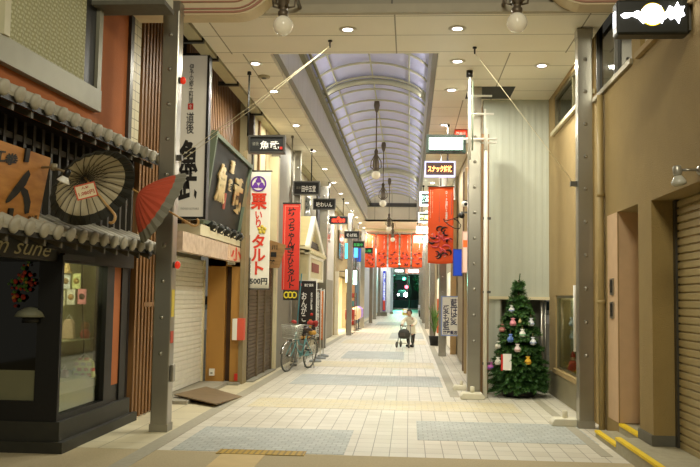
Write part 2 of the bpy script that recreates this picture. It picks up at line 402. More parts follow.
# right side set-back building with display window
wall_x('wall_right', 2.42, 2.72, 11.45, 14.95, 0, 6.6, [(11.7, 14.45, 4.42, 5.02), (11.6, 14.3, .46, 1.66)], stucco2)
struct(MB().box(2.72, 2.8, 11.45, 14.95, 0, 6.6).build('wall_right', stucco2))
frame_x('window_3', 2.44, 11.7, 14.45, 4.42, 5.02, .05, .08, mat('bronze_frame', '#6e664c', .4, .5), panemat('milky_glass', '#aeb5a0', .2), mull=(12.9,))
struct(MB().box(2.37, 2.45, 11.4, 14.5, 4.36, 4.42).build('trim_sill', cream))
frame_x('window_4', 2.44, 11.6, 14.3, .46, 1.66, .04, .06, mat('bronze_frame', '#6e664c'), pane)
struct(MB().box(2.66, 2.70, 11.6, 14.3, .46, 1.66).build('wall_right', mat('window_backing', '#b9b99c', .7)))
_wl = glow('window_lamp', 'AREA', (2.525, 12.95, 1.60), 7.0, (1, .95, .80), .05)  # unseen fill light added to brighten the backing of the display window
_wl.data.shape = 'RECTANGLE'; _wl.data.size = .05; _wl.data.size_y = 2.4; _wl.rotation_euler = (0, math.radians(-40), 0)
struct(MB().box(2.38, 2.46, 11.5, 14.4, .40, .47).build('trim_sill', stucco2))
struct(MB().box(2.40, 2.425, 11.46, 14.94, 0, .40).build('baseboard_right', mat('plinth_tile', '#8a8267', .5, var=.2)))
# nook with the corrugated wall
corr = mat('corrugated_sheet', '#babdac', .45, .1, var=.04)
def corrugated(name, x0, x1, y, z0, z1, m, pitch=.11):
    n = int((x1-x0)/pitch); p = (x1-x0)/n; xs = []
    for i in range(n):
        for f, d in ((0, 0), (.42, 0), (.5, .002), (.92, .002)): xs.append((x0+(i+f)*p, y-d))
    xs.append((x1, y)); vv = [(x, yy, z) for z in (z0, z1) for x, yy in xs]; k = len(xs)
    return struct(MB().add(vv, [(i, i+1, k+i+1, k+i) for i in range(k-1)]).build(name, m, recalc=False))
corrugated('wall_back', 1.28, 2.42, 14.95, 1.62, 5.1, corr)
corrugated('wall_back', 1.28, 1.58, 14.95, 0, 1.60, corr, .1)
struct(MB().box(1.28, 2.42, 14.90, 14.95, 1.585, 1.635).build('trim_rail', cream))
struct(MB().box(1.58, 2.42, 15.6, 15.65, 0, 1.6).build('wall_back', mat('grey_store', '#77776a', .6)))
struct(MB().box(1.28, 2.7, 15.0, 15.1, 1.66, 5.1).build('wall_back', grey))
struct(MB().box(1.56, 1.60, 14.95, 15.6, 0, 1.6).build('wall_right', grey)); struct(MB().box(1.56, 2.42, 14.96, 15.6, 1.6, 1.65).build('ceiling', grey))
struct(MB().tube([(2.3, 14.99, .02), (2.3, 14.99, 1.58)], .03).tube([(2.36, 14.99, .02), (2.36, 14.99, 1.58)], .02).build('trim_pipe', steel))
# maintenance hatch in the nook's ceiling
struct(MB().box(.95, 1.72, 14.0, 14.85, 5.094, 5.101).build('ceiling', mat('hatch_dark', '#3b3b34', .8)))
# right side arcade frontage
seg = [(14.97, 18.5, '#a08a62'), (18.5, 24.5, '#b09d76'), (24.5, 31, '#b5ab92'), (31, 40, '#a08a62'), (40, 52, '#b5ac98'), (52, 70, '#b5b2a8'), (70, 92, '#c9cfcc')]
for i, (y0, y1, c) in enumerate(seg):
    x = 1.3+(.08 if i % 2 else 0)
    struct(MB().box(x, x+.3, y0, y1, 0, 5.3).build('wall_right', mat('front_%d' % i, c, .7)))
for i, (y0, y1, z1, c) in enumerate(((15.6, 17.8, 2.3, '#6f5a3c'), (19.4, 22.4, 2.5, '#8d7a58'), (25.4, 28.6, 2.4, '#e9e2cc'), (32, 34.8, 2.5, '#7d6a48'), (36, 39, 2.4, '#e8e0c8'), (42, 50, 2.6, '#f0e8d2'))):
    x = seg and (1.3 if i in (0, 2, 4) else 1.38)
    lit = c in ('#e9e2cc', '#e8e0c8', '#f0e8d2')
    struct(MB().box(1.27, 1.40, y0, y1, .05, z1).build('door_%d' % (3+i), mat('shopdoor_%d' % i, c, .4, emit=.25 if lit else 0, ecol='#fff1cf')))
for y, c in ((14.5, '#8b6b45'), (18.3, '#a08a60'), (18.9, '#6d563a'), (24.4, '#caa978'), (31, '#8d8064'), (40, '#b5a98c')):
    struct(MB().box(1.18, 1.34, y, y+.16, 0, 4.4).build('trim_post', mat('post_'+c[1:], c, .6)))

# ---------------------------------------------------------------- left side near shop
ANG0 = {o.name for o in bpy.data.objects}
orange = mat('orange_render', '#a9602c', .85, var=.08, scale=4, bump=.15)
struct(MB().box(-3.9, -3.5, 3.5, 10.12, 3.28, 6.6).build('wall_left', orange))
struct(MB().box(-3.9, -3.46, 10.12, 10.22, 3.3, 6.6).build('trim_corner', steel_d))
struct(MB().box(-3.9, -3.48, 10.22, 10.5, 3.3, 6.6).build('wall_left', brickmat('white_tile_strip', '#d8ceaa', '#d2c8a4', '#8b8266', .5, .12, .006, 0, .5, .2, axes='yzx')))
alug = mat('grey_sill', '#8d8a76', .5, .3)
f = MB().box(-3.5, -3.42, 4, 9.22, 3.62, 3.86).box(-3.5, -3.43, 9.12, 9.22, 3.86, 5.6).box(-3.5, -3.42, 6.4, 6.9, 3.86, 5.6, 1).box(-3.5, -3.40, 7.1, 7.2, 3.86, 5.6, 1)
struct(f.build('window_5', [alug, mat('pale_frame', '#cfc9a9', .5)]))
struct(MB().box(-3.499, -3.47, 8.86, 9.12, 3.86, 5.6).build('trim_slot', black))
lace = brickmat('lace_curtain', '#c9c7a4', '#c2bf99', '#a3a17a', .05, .042, .010, .5, .8, .5, axes='yzx', var=.2)
struct(MB().box(-3.499, -3.475, 6.4, 8.86, 3.86, 5.6).build('window_5', mat('curtain_behind', '#8f8a63', .8)))
b = MB(); nfold = 60
vv = []
for z in (3.86, 5.6):
    for i in range(nfold+1): vv.append((-3.455+.008*math.sin(i*1.3), 7.2+1.62*i/nfold, z))
b.add(vv, [(i, i+1, nfold+2+i, nfold+1+i) for i in range(nfold)], 0, True)
tag(b.build('lace_curtain', lace, recalc=False), 'pale lace curtain behind the upper window of the orange shop', 'curtain')
gb = P(82, 5, 9.0); gc = P(164, 5, 9.0)
t = thing('box_sign', 'grey underside edge of a box sign above the orange shop wall', 'sign box', (-3.1, 9.15, gb.z))
MB().box(gb.x, gc.x, 9.0, 9.35, gb.z+.05, gb.z+.7).build('case', mat('case_white', '#c9c8b5', .5), t); MB().box(gb.x-.01, gc.x+.01, 8.99, 9.36, gb.z, gb.z+.05).build('lower_rim', greyd, t)
# dark timber screen between the two eaves
struct(MB().box(-3.9, -3.56, 3.5, 10.45, 2.1, 3.28).build('wall_left', mat('dark_backing', '#12110d', .7)))  # near-black wall behind the lattice bars
b = MB(); y = 5.0
while y < 10.4: b.box(-3.56, -3.50, y, y+.05, 2.28, 3.2); y += .18
b.box(-3.57, -3.51, 5, 10.4, 2.28, 2.36).box(-3.57, -3.51, 5, 10.4, 3.0, 3.06)
struct(b.build('trim_lattice', mat('lattice_wood', '#3a362c', .5, var=.2)))
def eave(x_in, x_out, z_in, z_out, y0, y1, label):
    th = thing('tiled_eave', label, 'eave', (x_in, (y0+y1)/2, z_out), 'tiled eaves of the dark shop')
    rm = mat('grey_roof_tile', '#aaa491', .6, var=.2, scale=15)
    B = MB(); d = Vector((x_out-x_in, 0, z_out-z_in)); 
    B.prism([(0, 0), (d.x, d.z), (d.x, d.z-.05), (0, -.05)], (x_in, y0, z_in), (1, 0, 0), (0, 0, 1), (0, y1-y0, 0)); B.build('roof_board', blackw, th)
    R = MB(); y = y0+.03
    while y < y1-.03:
        R.tube([(x_in, y, z_in+.03), (x_out+.02, y, z_out+.03)], .062, 8)
        R.lathe([(.07, -.01), (.07, .02), (.045, .03)], (x_out+.02, y, z_out+.03), 12, 0, (1, 0, -.3))
        y += .262
    b2 = []
    R.prism([(0, .0), (d.x, d.z), (d.x, d.z+.03), (0, .03)], (x_in, y0, z_in), (1, 0, 0), (0, 0, 1), (0, y1-y0, 0))
    R.build('roof_tiles', rm, th)
    y = y0+.05
    while y < y1: MB().obox((x_in*.4+x_out*.6, y, z_in*.4+z_out*.6-.09), (d.x*.34, 0, d.z*.34), (0, .02, 0), (0, 0, .03)).build('rafter', mat('rafter_wood', '#5a5343', .6), th); y += .33
    return th
eave(-3.5, -3.13, 3.38, 3.23, 4.5, 10.38, 'upper grey tiled eave below the orange upper wall')
eave(-3.5, -3.13, 2.28, 2.12, 4.5, 10.38, 'lower grey tiled eave above the dark shop window')
LB = 2.02
hd = thing('name_beam', 'dark name board with pale script lettering under the lower tiled eave', 'sign board', (-3.45, 7.5, 1.97))
MB().box(-3.56, -3.44, 4.5, 10.4, 1.90, 2.12).build('board', blackw, hd)
text('eam sune', (-3.436, 7.50, 1.99), 1.40, .105, mat('cream_script', '#b9b083', .6), hd, r=(0, 1, 0), vert=False, bold=.0, skew=.06)
MB().box(-3.436, -3.40, 8.05, 8.42, 2.02, 2.06).build('bracket', black, hd)
# the near shop's upper front stands at a slight angle to the street
_pv = Matrix.Translation((-3.3, 10.3, 0)); _rm = _pv @ Matrix.Rotation(math.radians(-3.3), 4, 'Z') @ _pv.inverted()
bpy.context.view_layer.update()
for o in [o for o in bpy.data.objects if o.parent is None and o.name not in ANG0 and o.type in {'MESH', 'EMPTY'} and not o.name.startswith('box_sign')]: o.matrix_world = _rm @ o.matrix_world
# plinth and display bay
pl = mat('plinth_stone', '#2b2a20', .55, var=.3, scale=9)
struct(MB().box(-4.8, -3.40, 8.30, 10.62, 0, .11).box(-4.8, -3.46, 8.36, 10.5, .11, .30).build('baseboard_left', [pl]))
struct(MB().box(-3.64, -3.5, 8.38, 8.43, .3, 1.97).box(-3.64, -3.5, 9.68, 9.92, .3, 1.97).box(-3.64, -3.5, 10.2, 10.42, .11, 2.3).box(-3.62, -3.5, 8.43, 9.68, .3, .355).box(-3.62, -3.5, 8.43, 9.68, 1.93, 1.99).box(-3.62, -3.52, 9.9, 10.2, .3, .50).build('trim_shopfront', blackw))
struct(MB().box(-3.62, -3.52, 9.9, 10.2, .5, 2.0).build('wall_left', orange))
struct(MB().box(-3.56, -3.552, 8.43, 9.68, .355, 1.93).build('window_6', pane))
bay = mat('bay_backing', '#a9a97e', .8)
struct(MB().box(-4.35, -4.3, 8.56, 10.2, .3, 2.0).box(-4.3, -3.62, 10.1, 10.2, .3, 2.0).box(-4.3, -3.62, 8.56, 10.1, 1.99, 2.03).build('wall_left', bay))
struct(MB().box(-4.3, -3.60, 8.56, 10.1, .11, .62).build('floor', bay))
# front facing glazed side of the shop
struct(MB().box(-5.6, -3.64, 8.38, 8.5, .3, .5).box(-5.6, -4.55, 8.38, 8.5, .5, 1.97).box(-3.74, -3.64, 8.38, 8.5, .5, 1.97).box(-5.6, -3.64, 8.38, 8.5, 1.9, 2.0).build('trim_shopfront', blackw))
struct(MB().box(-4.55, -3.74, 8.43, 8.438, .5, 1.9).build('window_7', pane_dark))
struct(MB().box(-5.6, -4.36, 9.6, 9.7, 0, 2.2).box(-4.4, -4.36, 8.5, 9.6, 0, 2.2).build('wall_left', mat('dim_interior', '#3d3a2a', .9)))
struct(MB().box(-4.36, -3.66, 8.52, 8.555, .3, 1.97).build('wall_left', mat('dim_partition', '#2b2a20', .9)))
struct(MB().box(-4.55, -3.74, 8.424, 8.429, .5, .80).build('trim_film', mat('pale_film', '#6f6d4e', .6)))

# slatted timber facade
slat = woodmat('slat_wood', '#6c4a24', '#94693a', (30, 30, 1.5)); slatb = mat('slat_gap', '#20150b', .8)
struct(MB().box(-3.9, -3.52, 10.5, 12.2, 0, 6.8).build('wall_left', slatb))
b = MB(); y = 10.56
while y < 12.15: b.box(-3.52, -3.45, y, y+.07, .02, 6.8); y += .14
b.box(-3.53, -3.44, 10.9, 12.15, 1.42, 1.48)
struct(b.build('trim_slats', slat))
struct(MB().box(-3.7, -3.36, 12.27, 17.2, 2.62, 6.8).build('wall_left', slatb))
b = MB(); y = 12.29
while y < 17.2: b.box(-3.36, -3.31, y, y+.07, 2.62, 6.8); y += .13
struct(b.build('trim_slats', slat))
struct(MB().box(-3.45, -3.25, 17.0, 17.12, 2.62, 5.3).build('trim_post', mat('dark_post', '#3a2c1c', .6)))
# shutter bay
struct(MB().box(-4.0, -3.76, 12.2, 15.15, 0, 2.62).build('wall_left', grey))
o = shutter('door_10', (-3.70, 12.2, 0), (0, 1, 0), 2.9, .06, 2.2, .075, mat('white_shutter', '#e6e3d4', .45, .1), (1, 0, 0)); struct(o)
struct(MB().box(-3.74, -3.66, 15.03, 15.12, .05, 2.2).build('trim_guide', cream))
struct(MB().box(-3.76, -3.05, 12.2, 15.4, 2.46, 2.62).build('ceiling', cream))
struct(MB().box(-3.76, -3.18, 12.2, 15.1, 0, .05).build('floor', mat('step_slab', '#9a9482', .7, var=.2)))
# brown door surround stepping out
ochre = mat('ochre_panel', '#a97a34', .55, var=.06); ochre_d = mat('door_slit', '#4f3519', .6)
bw = P(205, 384, 15.15); bx = P(241, 384, 15.15)
struct(MB().box(bw.x, P(223, 384, 15.15).x, 15.15, 15.5, .0, 2.46).box(P(229, 384, 15.15).x, bx.x, 15.15, 15.5, .0, 2.46).box(bw.x, bx.x, 15.15, 15.5, 2.1, 2.46).build('wall_left', ochre))
struct(MB().box(P(223, 384, 15.15).x, P(229, 384, 15.15).x, 15.3, 15.4, .0, 2.1).build('door_11', ochre_d))
struct(MB().box(-3.7, -2.98, 14.9, 15.6, 0, .04).build('floor', grey))
struct(MB().box(-3.03, -2.95, 15.11, 15.5, 0, 4.2).build('trim_post', mat('dark_post2', '#857552', .6)))
struct(MB().box(-3.3, -2.96, 15.5, 18.1, 0, 2.7).build('wall_left', mat('shutter_recess', '#4b3d2a', .7)))
brsh = mat('brown_shutter', '#5d4a31', .45, .3)
for i, (y0, y1) in enumerate(((15.55, 16.35), (16.43, 17.2), (17.28, 18.05))):
    struct(shutter('door_%d' % (12+i), (-2.955, y0, 0), (0, 1, 0), y1-y0, .05, 2.3, .07, brsh, (1, 0, 0)))
    struct(MB().box(-2.97, -2.91, y1, y1+.08, 0, 2.4).build('trim_guide', mat('guide_brown', '#6a5a40', .5)))
struct(MB().box(-3.0, -2.82, 15.5, 18.2, 0, .03).build('floor', grey))
# panelled beige upper wall and later fronts
bp_ = brickmat('board_wall', '#d2c59c', '#c9bb91', '#6d5430', 1.0, 6, .05, 0, .7, .1, axes='yzx', var=.25)
struct(MB().box(-3.3, -3.05, 16.1, 21.2, 2.7, 5.3).build('wall_left', bp_))
pw = mat('brown_post_wood', '#8a6535', .6)
for y, m_ in ((16.02, mat('dark_post', '#3a2c1c')), (16.7, pw), (19.1, pw), (20.7, mat('dark_post', ''))): struct(MB().box(-3.12, -3.02, y, y+.14, 2.7, 5.3).build('trim_post', m_))
struct(MB().box(-3.06, -3.035, 18.0, 18.7, 3.3, 4.1).build('window_20', mat('dark_window', '#2c2a22', .2)))
struct(MB().box(-3.1, -2.86, 18.15, 18.4, 0, 4.6).build('trim_post', mat('cream_post', '#d3c79f', .6)))
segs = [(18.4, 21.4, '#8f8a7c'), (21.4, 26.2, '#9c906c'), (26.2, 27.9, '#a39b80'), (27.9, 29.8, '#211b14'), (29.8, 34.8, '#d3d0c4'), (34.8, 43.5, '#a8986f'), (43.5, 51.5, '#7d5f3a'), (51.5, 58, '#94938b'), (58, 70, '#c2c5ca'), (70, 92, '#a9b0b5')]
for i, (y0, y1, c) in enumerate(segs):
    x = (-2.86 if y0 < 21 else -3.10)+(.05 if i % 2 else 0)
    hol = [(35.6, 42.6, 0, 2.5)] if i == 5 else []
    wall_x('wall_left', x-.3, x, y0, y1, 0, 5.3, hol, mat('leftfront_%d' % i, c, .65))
for i, (y0, y1, z0, z1) in enumerate(((22.0, 23.6, 3.9, 4.9), (24.4, 25.8, 3.2, 4.6), (30.4, 32.0, 3.6, 4.6), (36, 38.5, 3.2, 4.4), (44.5, 47, 3.1, 4.5), (48, 50.5, 3.1, 4.5))):
    x = -3.09 if i < 2 else -3.04
    f = struct(MB().box(x-.02, x+.05, y0, y1, z0, z1).build('window_%d' % (21+i), mat('bronze_frame', '')))
    MB().box(x+.05, x+.056, y0+.08, y1-.08, z0+.08, z1-.08).build('pane', mat('dim_pane', '#5c5f55', .15), f)
for i, (y0, y1, z1, c) in enumerate(((21.6, 25.6, 1.9, '#4a4234'), (30.6, 33.6, 2.2, '#8f8a7a'), (44.2, 47.4, 2.5, '#c98a4a'), (48.2, 51, 2.5, '#5e7f94'), (52.5, 57, 2.5, '#8d8f86'))):
    struct(MB().box(-3.2, -3.02, y0, y1, .02, z1).build('door_%d' % (30+i), mat('leftdoor_%d' % i, c, .5)))
# lit shop interior
struct(MB().box(-5.2, -5.1, 35, 43, 0, 2.6).box(-5.2, -2.9, 35, 35.1, 0, 2.6).box(-5.2, -2.9, 43, 43.1, 0, 2.6).box(-5.2, -3.12, 35, 43.1, 2.5, 2.6).build('wall_left', mat('shop_inside', '#efe4c6', .7)))
glow('shop_lamp', 'AREA', (-4.2, 39.5, 2.45), 220, (1, .9, .72), 2.0)

# ================================================================== OBJECTS
# ---- steel columns
def column(x, y, wd, z1, label, base='plate', studs=True):
    t = thing('steel_column', label, 'column', (x, y, 0), 'steel arcade columns')
    h = wd/2
    o = MB().box(x-h, x+h, y-h, y+h, 0, z1).build('shaft', steel, t); bev(o, .012)
    if studs:
        s = MB(); z = .9
        while z < z1-.2:
            s.lathe([(.028, 0), (.024, .012), (.0, .016)], (x, y-h, z), 10, 0, (0, -1, 0)); z += .42
        s.build('bolts', steel, t)
    if base == 'plate': MB().box(x-h-.008, x+h+.008, y-h-.008, y+h+.008, 0, .09).build('base_plate', steel, t)
    if studs: MB().box(x-h-.006, x+h+.006, y-h-.006, y+h+.006, z1-.12, z1).build('cap', steel, t)
    return t
column(-2.87, 9.87, .20, 5.09, 'tall steel column before the slatted wall beside the parasols')
column(2.225, 11.0, .185, 5.09, 'tall steel column beside the yellow edged steps')
column(1.06, 14.1, .21, 5.09, 'steel column beside the Christmas tree and white pipe')
column(-2.72, 20.35, .15, 5.09, 'slim steel column behind the bicycle and red banner')
for i, y in enumerate((26.2, 34.9, 43.2, 51.6, 60, 70)):
    column((-2.66, -2.44, -2.36, -2.3, -2.4, -2.45)[i], y, .24 if i < 1 else .2, 5.0, 'far steel column on the bicycle side, %s beyond the bicycle' % ORD[i], studs=i < 2)
for i, y in enumerate((23.6, 34.0, 43.5, 53, 62, 72)):
    column(.92, y, .2, 5.0, 'far steel column on the potted plant side, %s beyond the tree' % ORD[i], studs=i < 2)

# ---- downlights
lens = mat('downlight_lens', '#fff4ea', .4, emit=9, ecol='#fff1ec', var=0)
def downlight(x, y, label, lamp=True, pw=1.0):
    t = thing('downlight', label, 'ceiling light', (x, y, CZ), 'recessed downlights')
    MB().lathe([(.115, -.012), (.115, 0), (.08, .002), (.08, -.006)], (x, y, CZ), 20, 0).build('trim_ring', white, t)
    MB().lathe([(.082, -.006), (.06, -.014), (.0, -.016)], (x, y, CZ), 16).build('lens', lens, t)
    if lamp: glow('lamp', 'AREA', (x, y, CZ-.03), DOWN_W*pw, (1, .965, .83) if y < 22 else (1, .98, .92), .17, t)
ys = [12.53, 14.28, 17.2, 20.3, 23.2, 26, 28.8, 31.7, 34.6, 37.5, 40.4, 43.3, 46.2, 52, 58, 64, 70, 76, 82]
for i, y in enumerate(ys):
    p = .82 if y < 47 else 1.5
    if y < 20: p = .8
    downlight(-2.36, y, 'round ceiling downlight, %s in the row above the hanging black signs' % ORD[i], True, p)
    downlight(.68 if y < 47 else .9, y-.08, 'round ceiling downlight, %s in the row above the hanging vermilion banner' % ORD[i], True, p)
downlight(-.84, 10.91, 'round ceiling downlight near the entrance edge beside the left globe lamp', True, .8)
downlight(.59, 10.90, 'round ceiling downlight near the entrance edge towards the lit green sign', True, .8)
downlight(1.95, 12.7, 'round ceiling downlight above the Christmas tree nook', True, .8)
t = thing('smoke_detector', 'pale unlit ceiling disc between two downlights above the white tart banner', 'detector', (-2.36, 13.3, CZ))
MB().lathe([(.09, -.03), (.1, -.01), (.1, 0)], (-2.36, 13.3, CZ), 18).build('disc', mat('detector', '#b9af90', .5), t)
MB().lathe([(.03, -.042), (.045, -.03)], (-2.36, 13.3, CZ), 12).build('sensor', greyd, t)

# ---- pendant lamps
brz = mat('bronze_fitting', '#6b5f4e', .45, .5); globe = mat('opal_globe', '#eee6cf', .12, emit=.06, ecol='#fff0cf', var=.03, coat=.5)
def pendant(x, y, ztop, zg, r, label, arms=True, grp='long pendant lamps under the glass vault', rodr=.014):
    t = thing('pendant_lamp', label, 'lamp', (x, y, zg-r), grp)
    MB().lathe([(.02, -.30), (.05, -.24), (.075, -.12), (.06, -.02), (.03, 0)], (x, y, ztop), 14).build('canopy', brz, t)
    MB().tube([(x, y, ztop-.28), (x, y, zg+r+.5)], rodr, 8).build('rod', brz, t)
    b = MB().lathe([(.05, 0), (.075, .03), (.055, .08), (.045, .3), (.07, .36), (.04, .42), (.05, .5), (.02, .56)], (x, y, zg+r-.03), 12)
    b.build('socket', brz, t)
    if arms:
        a = MB()
        for k in range(6):
            q = 2*pi*k/6; c, s = math.cos(q), math.sin(q)
            a.tube([(x+c*d, y+s*d, zg+r+h) for d, h in ((.05, .02), (.13, .08), (.12, .22), (.05, .34))], .012, 5)
        a.build('cage', brz, t)
    MB().sphere((x, y, zg), r, 22).build('globe', globe, t)
    return t
pendant(-.83, 20.4, 6.36, 4.53, .11, 'pendant globe lamp on a long rod, nearest of the four under the vault')
pendant(-.83, 26.0, 6.36, 4.46, .11, 'pendant globe lamp on a long rod, second under the vault')
pendant(-.83, 34.0, 6.36, 4.3, .11, 'pendant globe lamp on a long rod, third under the vault')
pendant(-.80, 40.2, 5.1, 4.30, .11, 'pendant globe lamp just before the row of vermilion banners')
for s, u, v, lb in ((-1, 283, 25.5, 'opal globe bulb hanging at the entrance edge on the parasol side'), (1, 517, 22.5, 'opal globe bulb hanging at the entrance edge on the tree side')):
    p = P(u, v, 8.9)
    t = thing('globe_lamp', lb, 'lamp', (p.x, 8.9, p.z-.11), 'globe bulbs at the entrance edge')
    MB().sphere(p, .108, 28).build('globe', globe, t)
    MB().lathe([(.04, 0), (.055, .02), (.058, .06), (.04, .075), (.045, .1), (.06, .12), (.06, .2), (.085, .22), (.085, .26), (.03, .3), (.03, .55)], (p.x, 8.9, p.z+.09), 14).build('socket', brz, t)
    a = MB()
    for k in range(5):
        q = 2*pi*k/5+.3; c, sn = math.cos(q), math.sin(q)
        a.tube([(p.x+c*d, 8.9+sn*d, p.z+h) for d, h in ((.05, .2), (.12, .22), (.13, .3), (.06, .42))], .012, 6)
    a.build('cage', brz, t)
    MB().tube([(p.x, 8.9, p.z+.6), (p.x, 9.2, p.z+.66), (p.x, 10.36, p.z+.66)], .025, 8).build('bracket_arm', brz, t)

# ---- stay cables
CA = G(330, 46, 5.02); CB = P(184, 158, 9.87); CB.x = -2.76
for name, pts, lb in (('stay_cable', [[CA, CA.lerp(CB, .5)-Vector((0, 0, .02)), CB], [CA, CA.lerp(CB, .5)-Vector((0, 0, .07)), CB-Vector((0, 0, .06))]], 'double pale stay cable from the ceiling hook to the column by the parasols'),
                      ('stay_cable', [[(.88, 11.75, 5.02), (1.5, 11.4, 4.05), (2.10, 11.0, 3.08)]], 'pale stay cable from the ceiling hook to the column by the steps')):
    t = thing(name, lb, 'cable', pts[0][-1], 'stay cables')
    b = MB()
    for q in pts: b.tube(q, .0036, 6)
    b.build('rope', mat('rope', '#d5c9a3', .7), t)
    h = pts[0][0]
    MB().tube([(h[0], h[1], 5.1), (h[0], h[1], 5.0)], .012, 6).lathe([(.03, 0), (.03, .02)], (h[0], h[1], 5.08), 8).build('hook', black, t)
    e = pts[0][-1]
    MB().box(e[0]-.05, e[0]+.05, e[1]-.04, e[1]+.04, e[2]-.03, e[2]+.03).build('clamp', steel_d, t)

# ---- signs
def board(name, label, cat, u0, v0, u1, v1, Y, dep, fm, face, group=None, fr=.03, ov=None):
    a, c = P(u0, v1, Y), P(u1, v0, Y)
    x0, x1 = a.x, c.x; z0, z1 = P((u0+u1)/2, v1, Y).z, P((u0+u1)/2, v0, Y).z
    t = thing(name, label, cat, ((x0+x1)/2, Y+dep/2, z0), group)
    f = MB().box(x0, x1, Y, Y+dep, z0, z0+fr).box(x0, x1, Y, Y+dep, z1-fr, z1).box(x0, x0+fr, Y, Y+dep, z0+fr, z1-fr).box(x1-fr, x1, Y, Y+dep, z0+fr, z1-fr)
    f.build('frame', fm, t)
    MB().box(x0+fr, x1-fr, Y+.012, Y+dep-.012, z0+fr, z1-fr).build('face', face, t)
    t['_b'] = (x0, x1, z0, z1)
    return t, x0, x1, z0, z1
def bt(t, body, fx, fz, fw, fh, Y, m, box, **k):
    x0, x1, z0, z1 = box
    return text(body, (x0+(x1-x0)*fx, Y, z0+(z1-z0)*fz), (x1-x0)*fw, (z1-z0)*fh, m, t, **k)
def rod(t, x, y, z0, z1, r=.014, m=None):
    return MB().tube([(x, y, z0), (x, y, z1)], r, 8).lathe([(.035, -.05), (.03, 0)], (x, y, z1), 8).build('hanging_rod', m or black, t)
# tall white restaurant sign
wface = mat('sign_white_face', '#c9c5b4', .5, emit=.10, ecol='#fff3d8', var=.02)
Y = 12.02
t, *b = board('hanging_sign', 'tall white vertical sign with black brush lettering beside the gold carved board', 'sign', 169, 53, 210, 219, Y, .16, black, wface, None, .035)
Yf = Y+.006
for body, x, z, w_, h, k in (('伊予の郷土料理', .50, .815, .13, .24, 0), ('道後', .50, .575, .22, .13, 0), ('魚武', .48, .29, .54, .37, .03)):
    bt(t, body, x, z, w_, h, Yf, ink, b, vert=True, bold=.035 if k else .012)
bt(t, 'DOGO UOTAKE', .56, .062, .5, .012, Yf, mat('grey_ink', '#6b685c', .6), b, bold=.01)
bx0, bx1, bz0, bz1 = b
sx = bx0+(bx1-bx0)*.50; sz = bz0+(bz1-bz0)*.675
s_ = MB().box(sx-.04, sx+.04, Yf-.002, Yf+.004, sz-.045, sz+.045).build('seal', red, t)
text('食', (sx, Yf-.003, sz), .05, .06, wpaint, s_, name='seal_mark')
for z in (bz0+.3, bz1-.3): MB().tube([(bx0-.2, Y+.08, z), (bx0+.05, Y+.08, z)], .02, 6).build('bracket', steel_d, t)
# red lamps on the column
for z, lb in ((P(181, 81, 9.87).z, 'small red alarm lamp high on the steel column beside the white sign'), (P(173, 265, 9.87).z, 'small red alarm lamp low on the steel column above the shutter')):
    t = thing('alarm_lamp', lb, 'lamp', (-2.75, 9.87, z), 'red alarm lamps')
    MB().lathe([(.04, 0), (.04, .02)], (-2.77, 9.85, z), 12, 0, (1, 0, 0)).build('mount', steel_d, t)
    MB().sphere((-2.725, 9.85, z), .036, 14, 0, 1.3).build('dome', mat('red_dome', '#d3301c', .25, emit=.25, ecol='#ff3a1c'), t)
for i, (v, c, h, lb) in enumerate(((303, '#c9b23a', .16, 'yellow sticker on the steel column by the slats'), (337, '#b9442a', .07, 'red sticker on the steel column by the slats'))):
    p = P(172, v, 9.87)
    tag(MB().box(-2.772, -2.766, 9.80, 9.92, p.z-h, p.z+h).build('sticker', mat('sticker_%d' % i, c)), lb, 'sticker')
p = P(174, 373, 9.87); tag(bev(MB().box(-2.77, -2.73, 9.82, 9.92, p.z-.1, p.z+.1).build('junction_box', steel)), 'small grey junction box low on the steel column', 'box')
# carved gold sign
t = thing('carved_signboard', 'dark green carved signboard with gilded characters leaning over the shutter', 'sign', (-3.0, 13.9, 2.66))
Aq = [Vector((-3.13, 12.55, 2.70)), Vector((-3.10, 15.1, 2.68)), Vector((-2.92, 15.2, 3.92)), Vector((-2.96, 12.55, 4.02))]
nn = (Aq[1]-Aq[0]).cross(Aq[3]-Aq[0]).normalized()
fr = mat('verdigris_frame', '#5f6a55', .5, var=.15); darkb = woodmat('dark_carving', '#080a07', '#1a1f18', (3, 40, 3))
MB().add([q for q in Aq]+[q-nn*.06 for q in Aq], [(0, 1, 2, 3), (7, 6, 5, 4), (0, 4, 5, 1), (1, 5, 6, 2), (2, 6, 7, 3), (3, 7, 4, 0)]).build('panel', darkb, t)
for i in range(4):
    a, c = Aq[i], Aq[(i+1) % 4]; d = (c-a); MB().obox((a+c)/2, d*.5+d.normalized()*.05, nn*.05, d.cross(nn).normalized()*.03).build('frame', fr, t)
def onq(s, q, off=.012): return Aq[0]*(1-s)*(1-q)+Aq[1]*s*(1-q)+Aq[2]*s*q+Aq[3]*(1-s)*q+nn*off
uu = (Aq[3]-Aq[0]).normalized(); rr = (Aq[1]-Aq[0]).normalized()
def carved(body, s, q, w_, h):
    b = MB(); vs_, fs = tmesh(body, .03); c = onq(s, q)
    for k in range(3): b.add([c+nn*(.012*k)+rr*(x*w_)+uu*(y*h) for x, y in vs_], fs)
    e = b.build('gilded_character', gold, t, recalc=False); return e
carved('魚', .30, .52, .62, .62); carved('武', .76, .50, .68, .62)
carved('道', .50, .80, .26, .22); carved('後', .52, .57, .24, .20)
MB().obox(onq(.46, .34), rr*.05, nn*.01, uu*.13).build('red_seal', mat('seal_red', '#a5523f'), t)
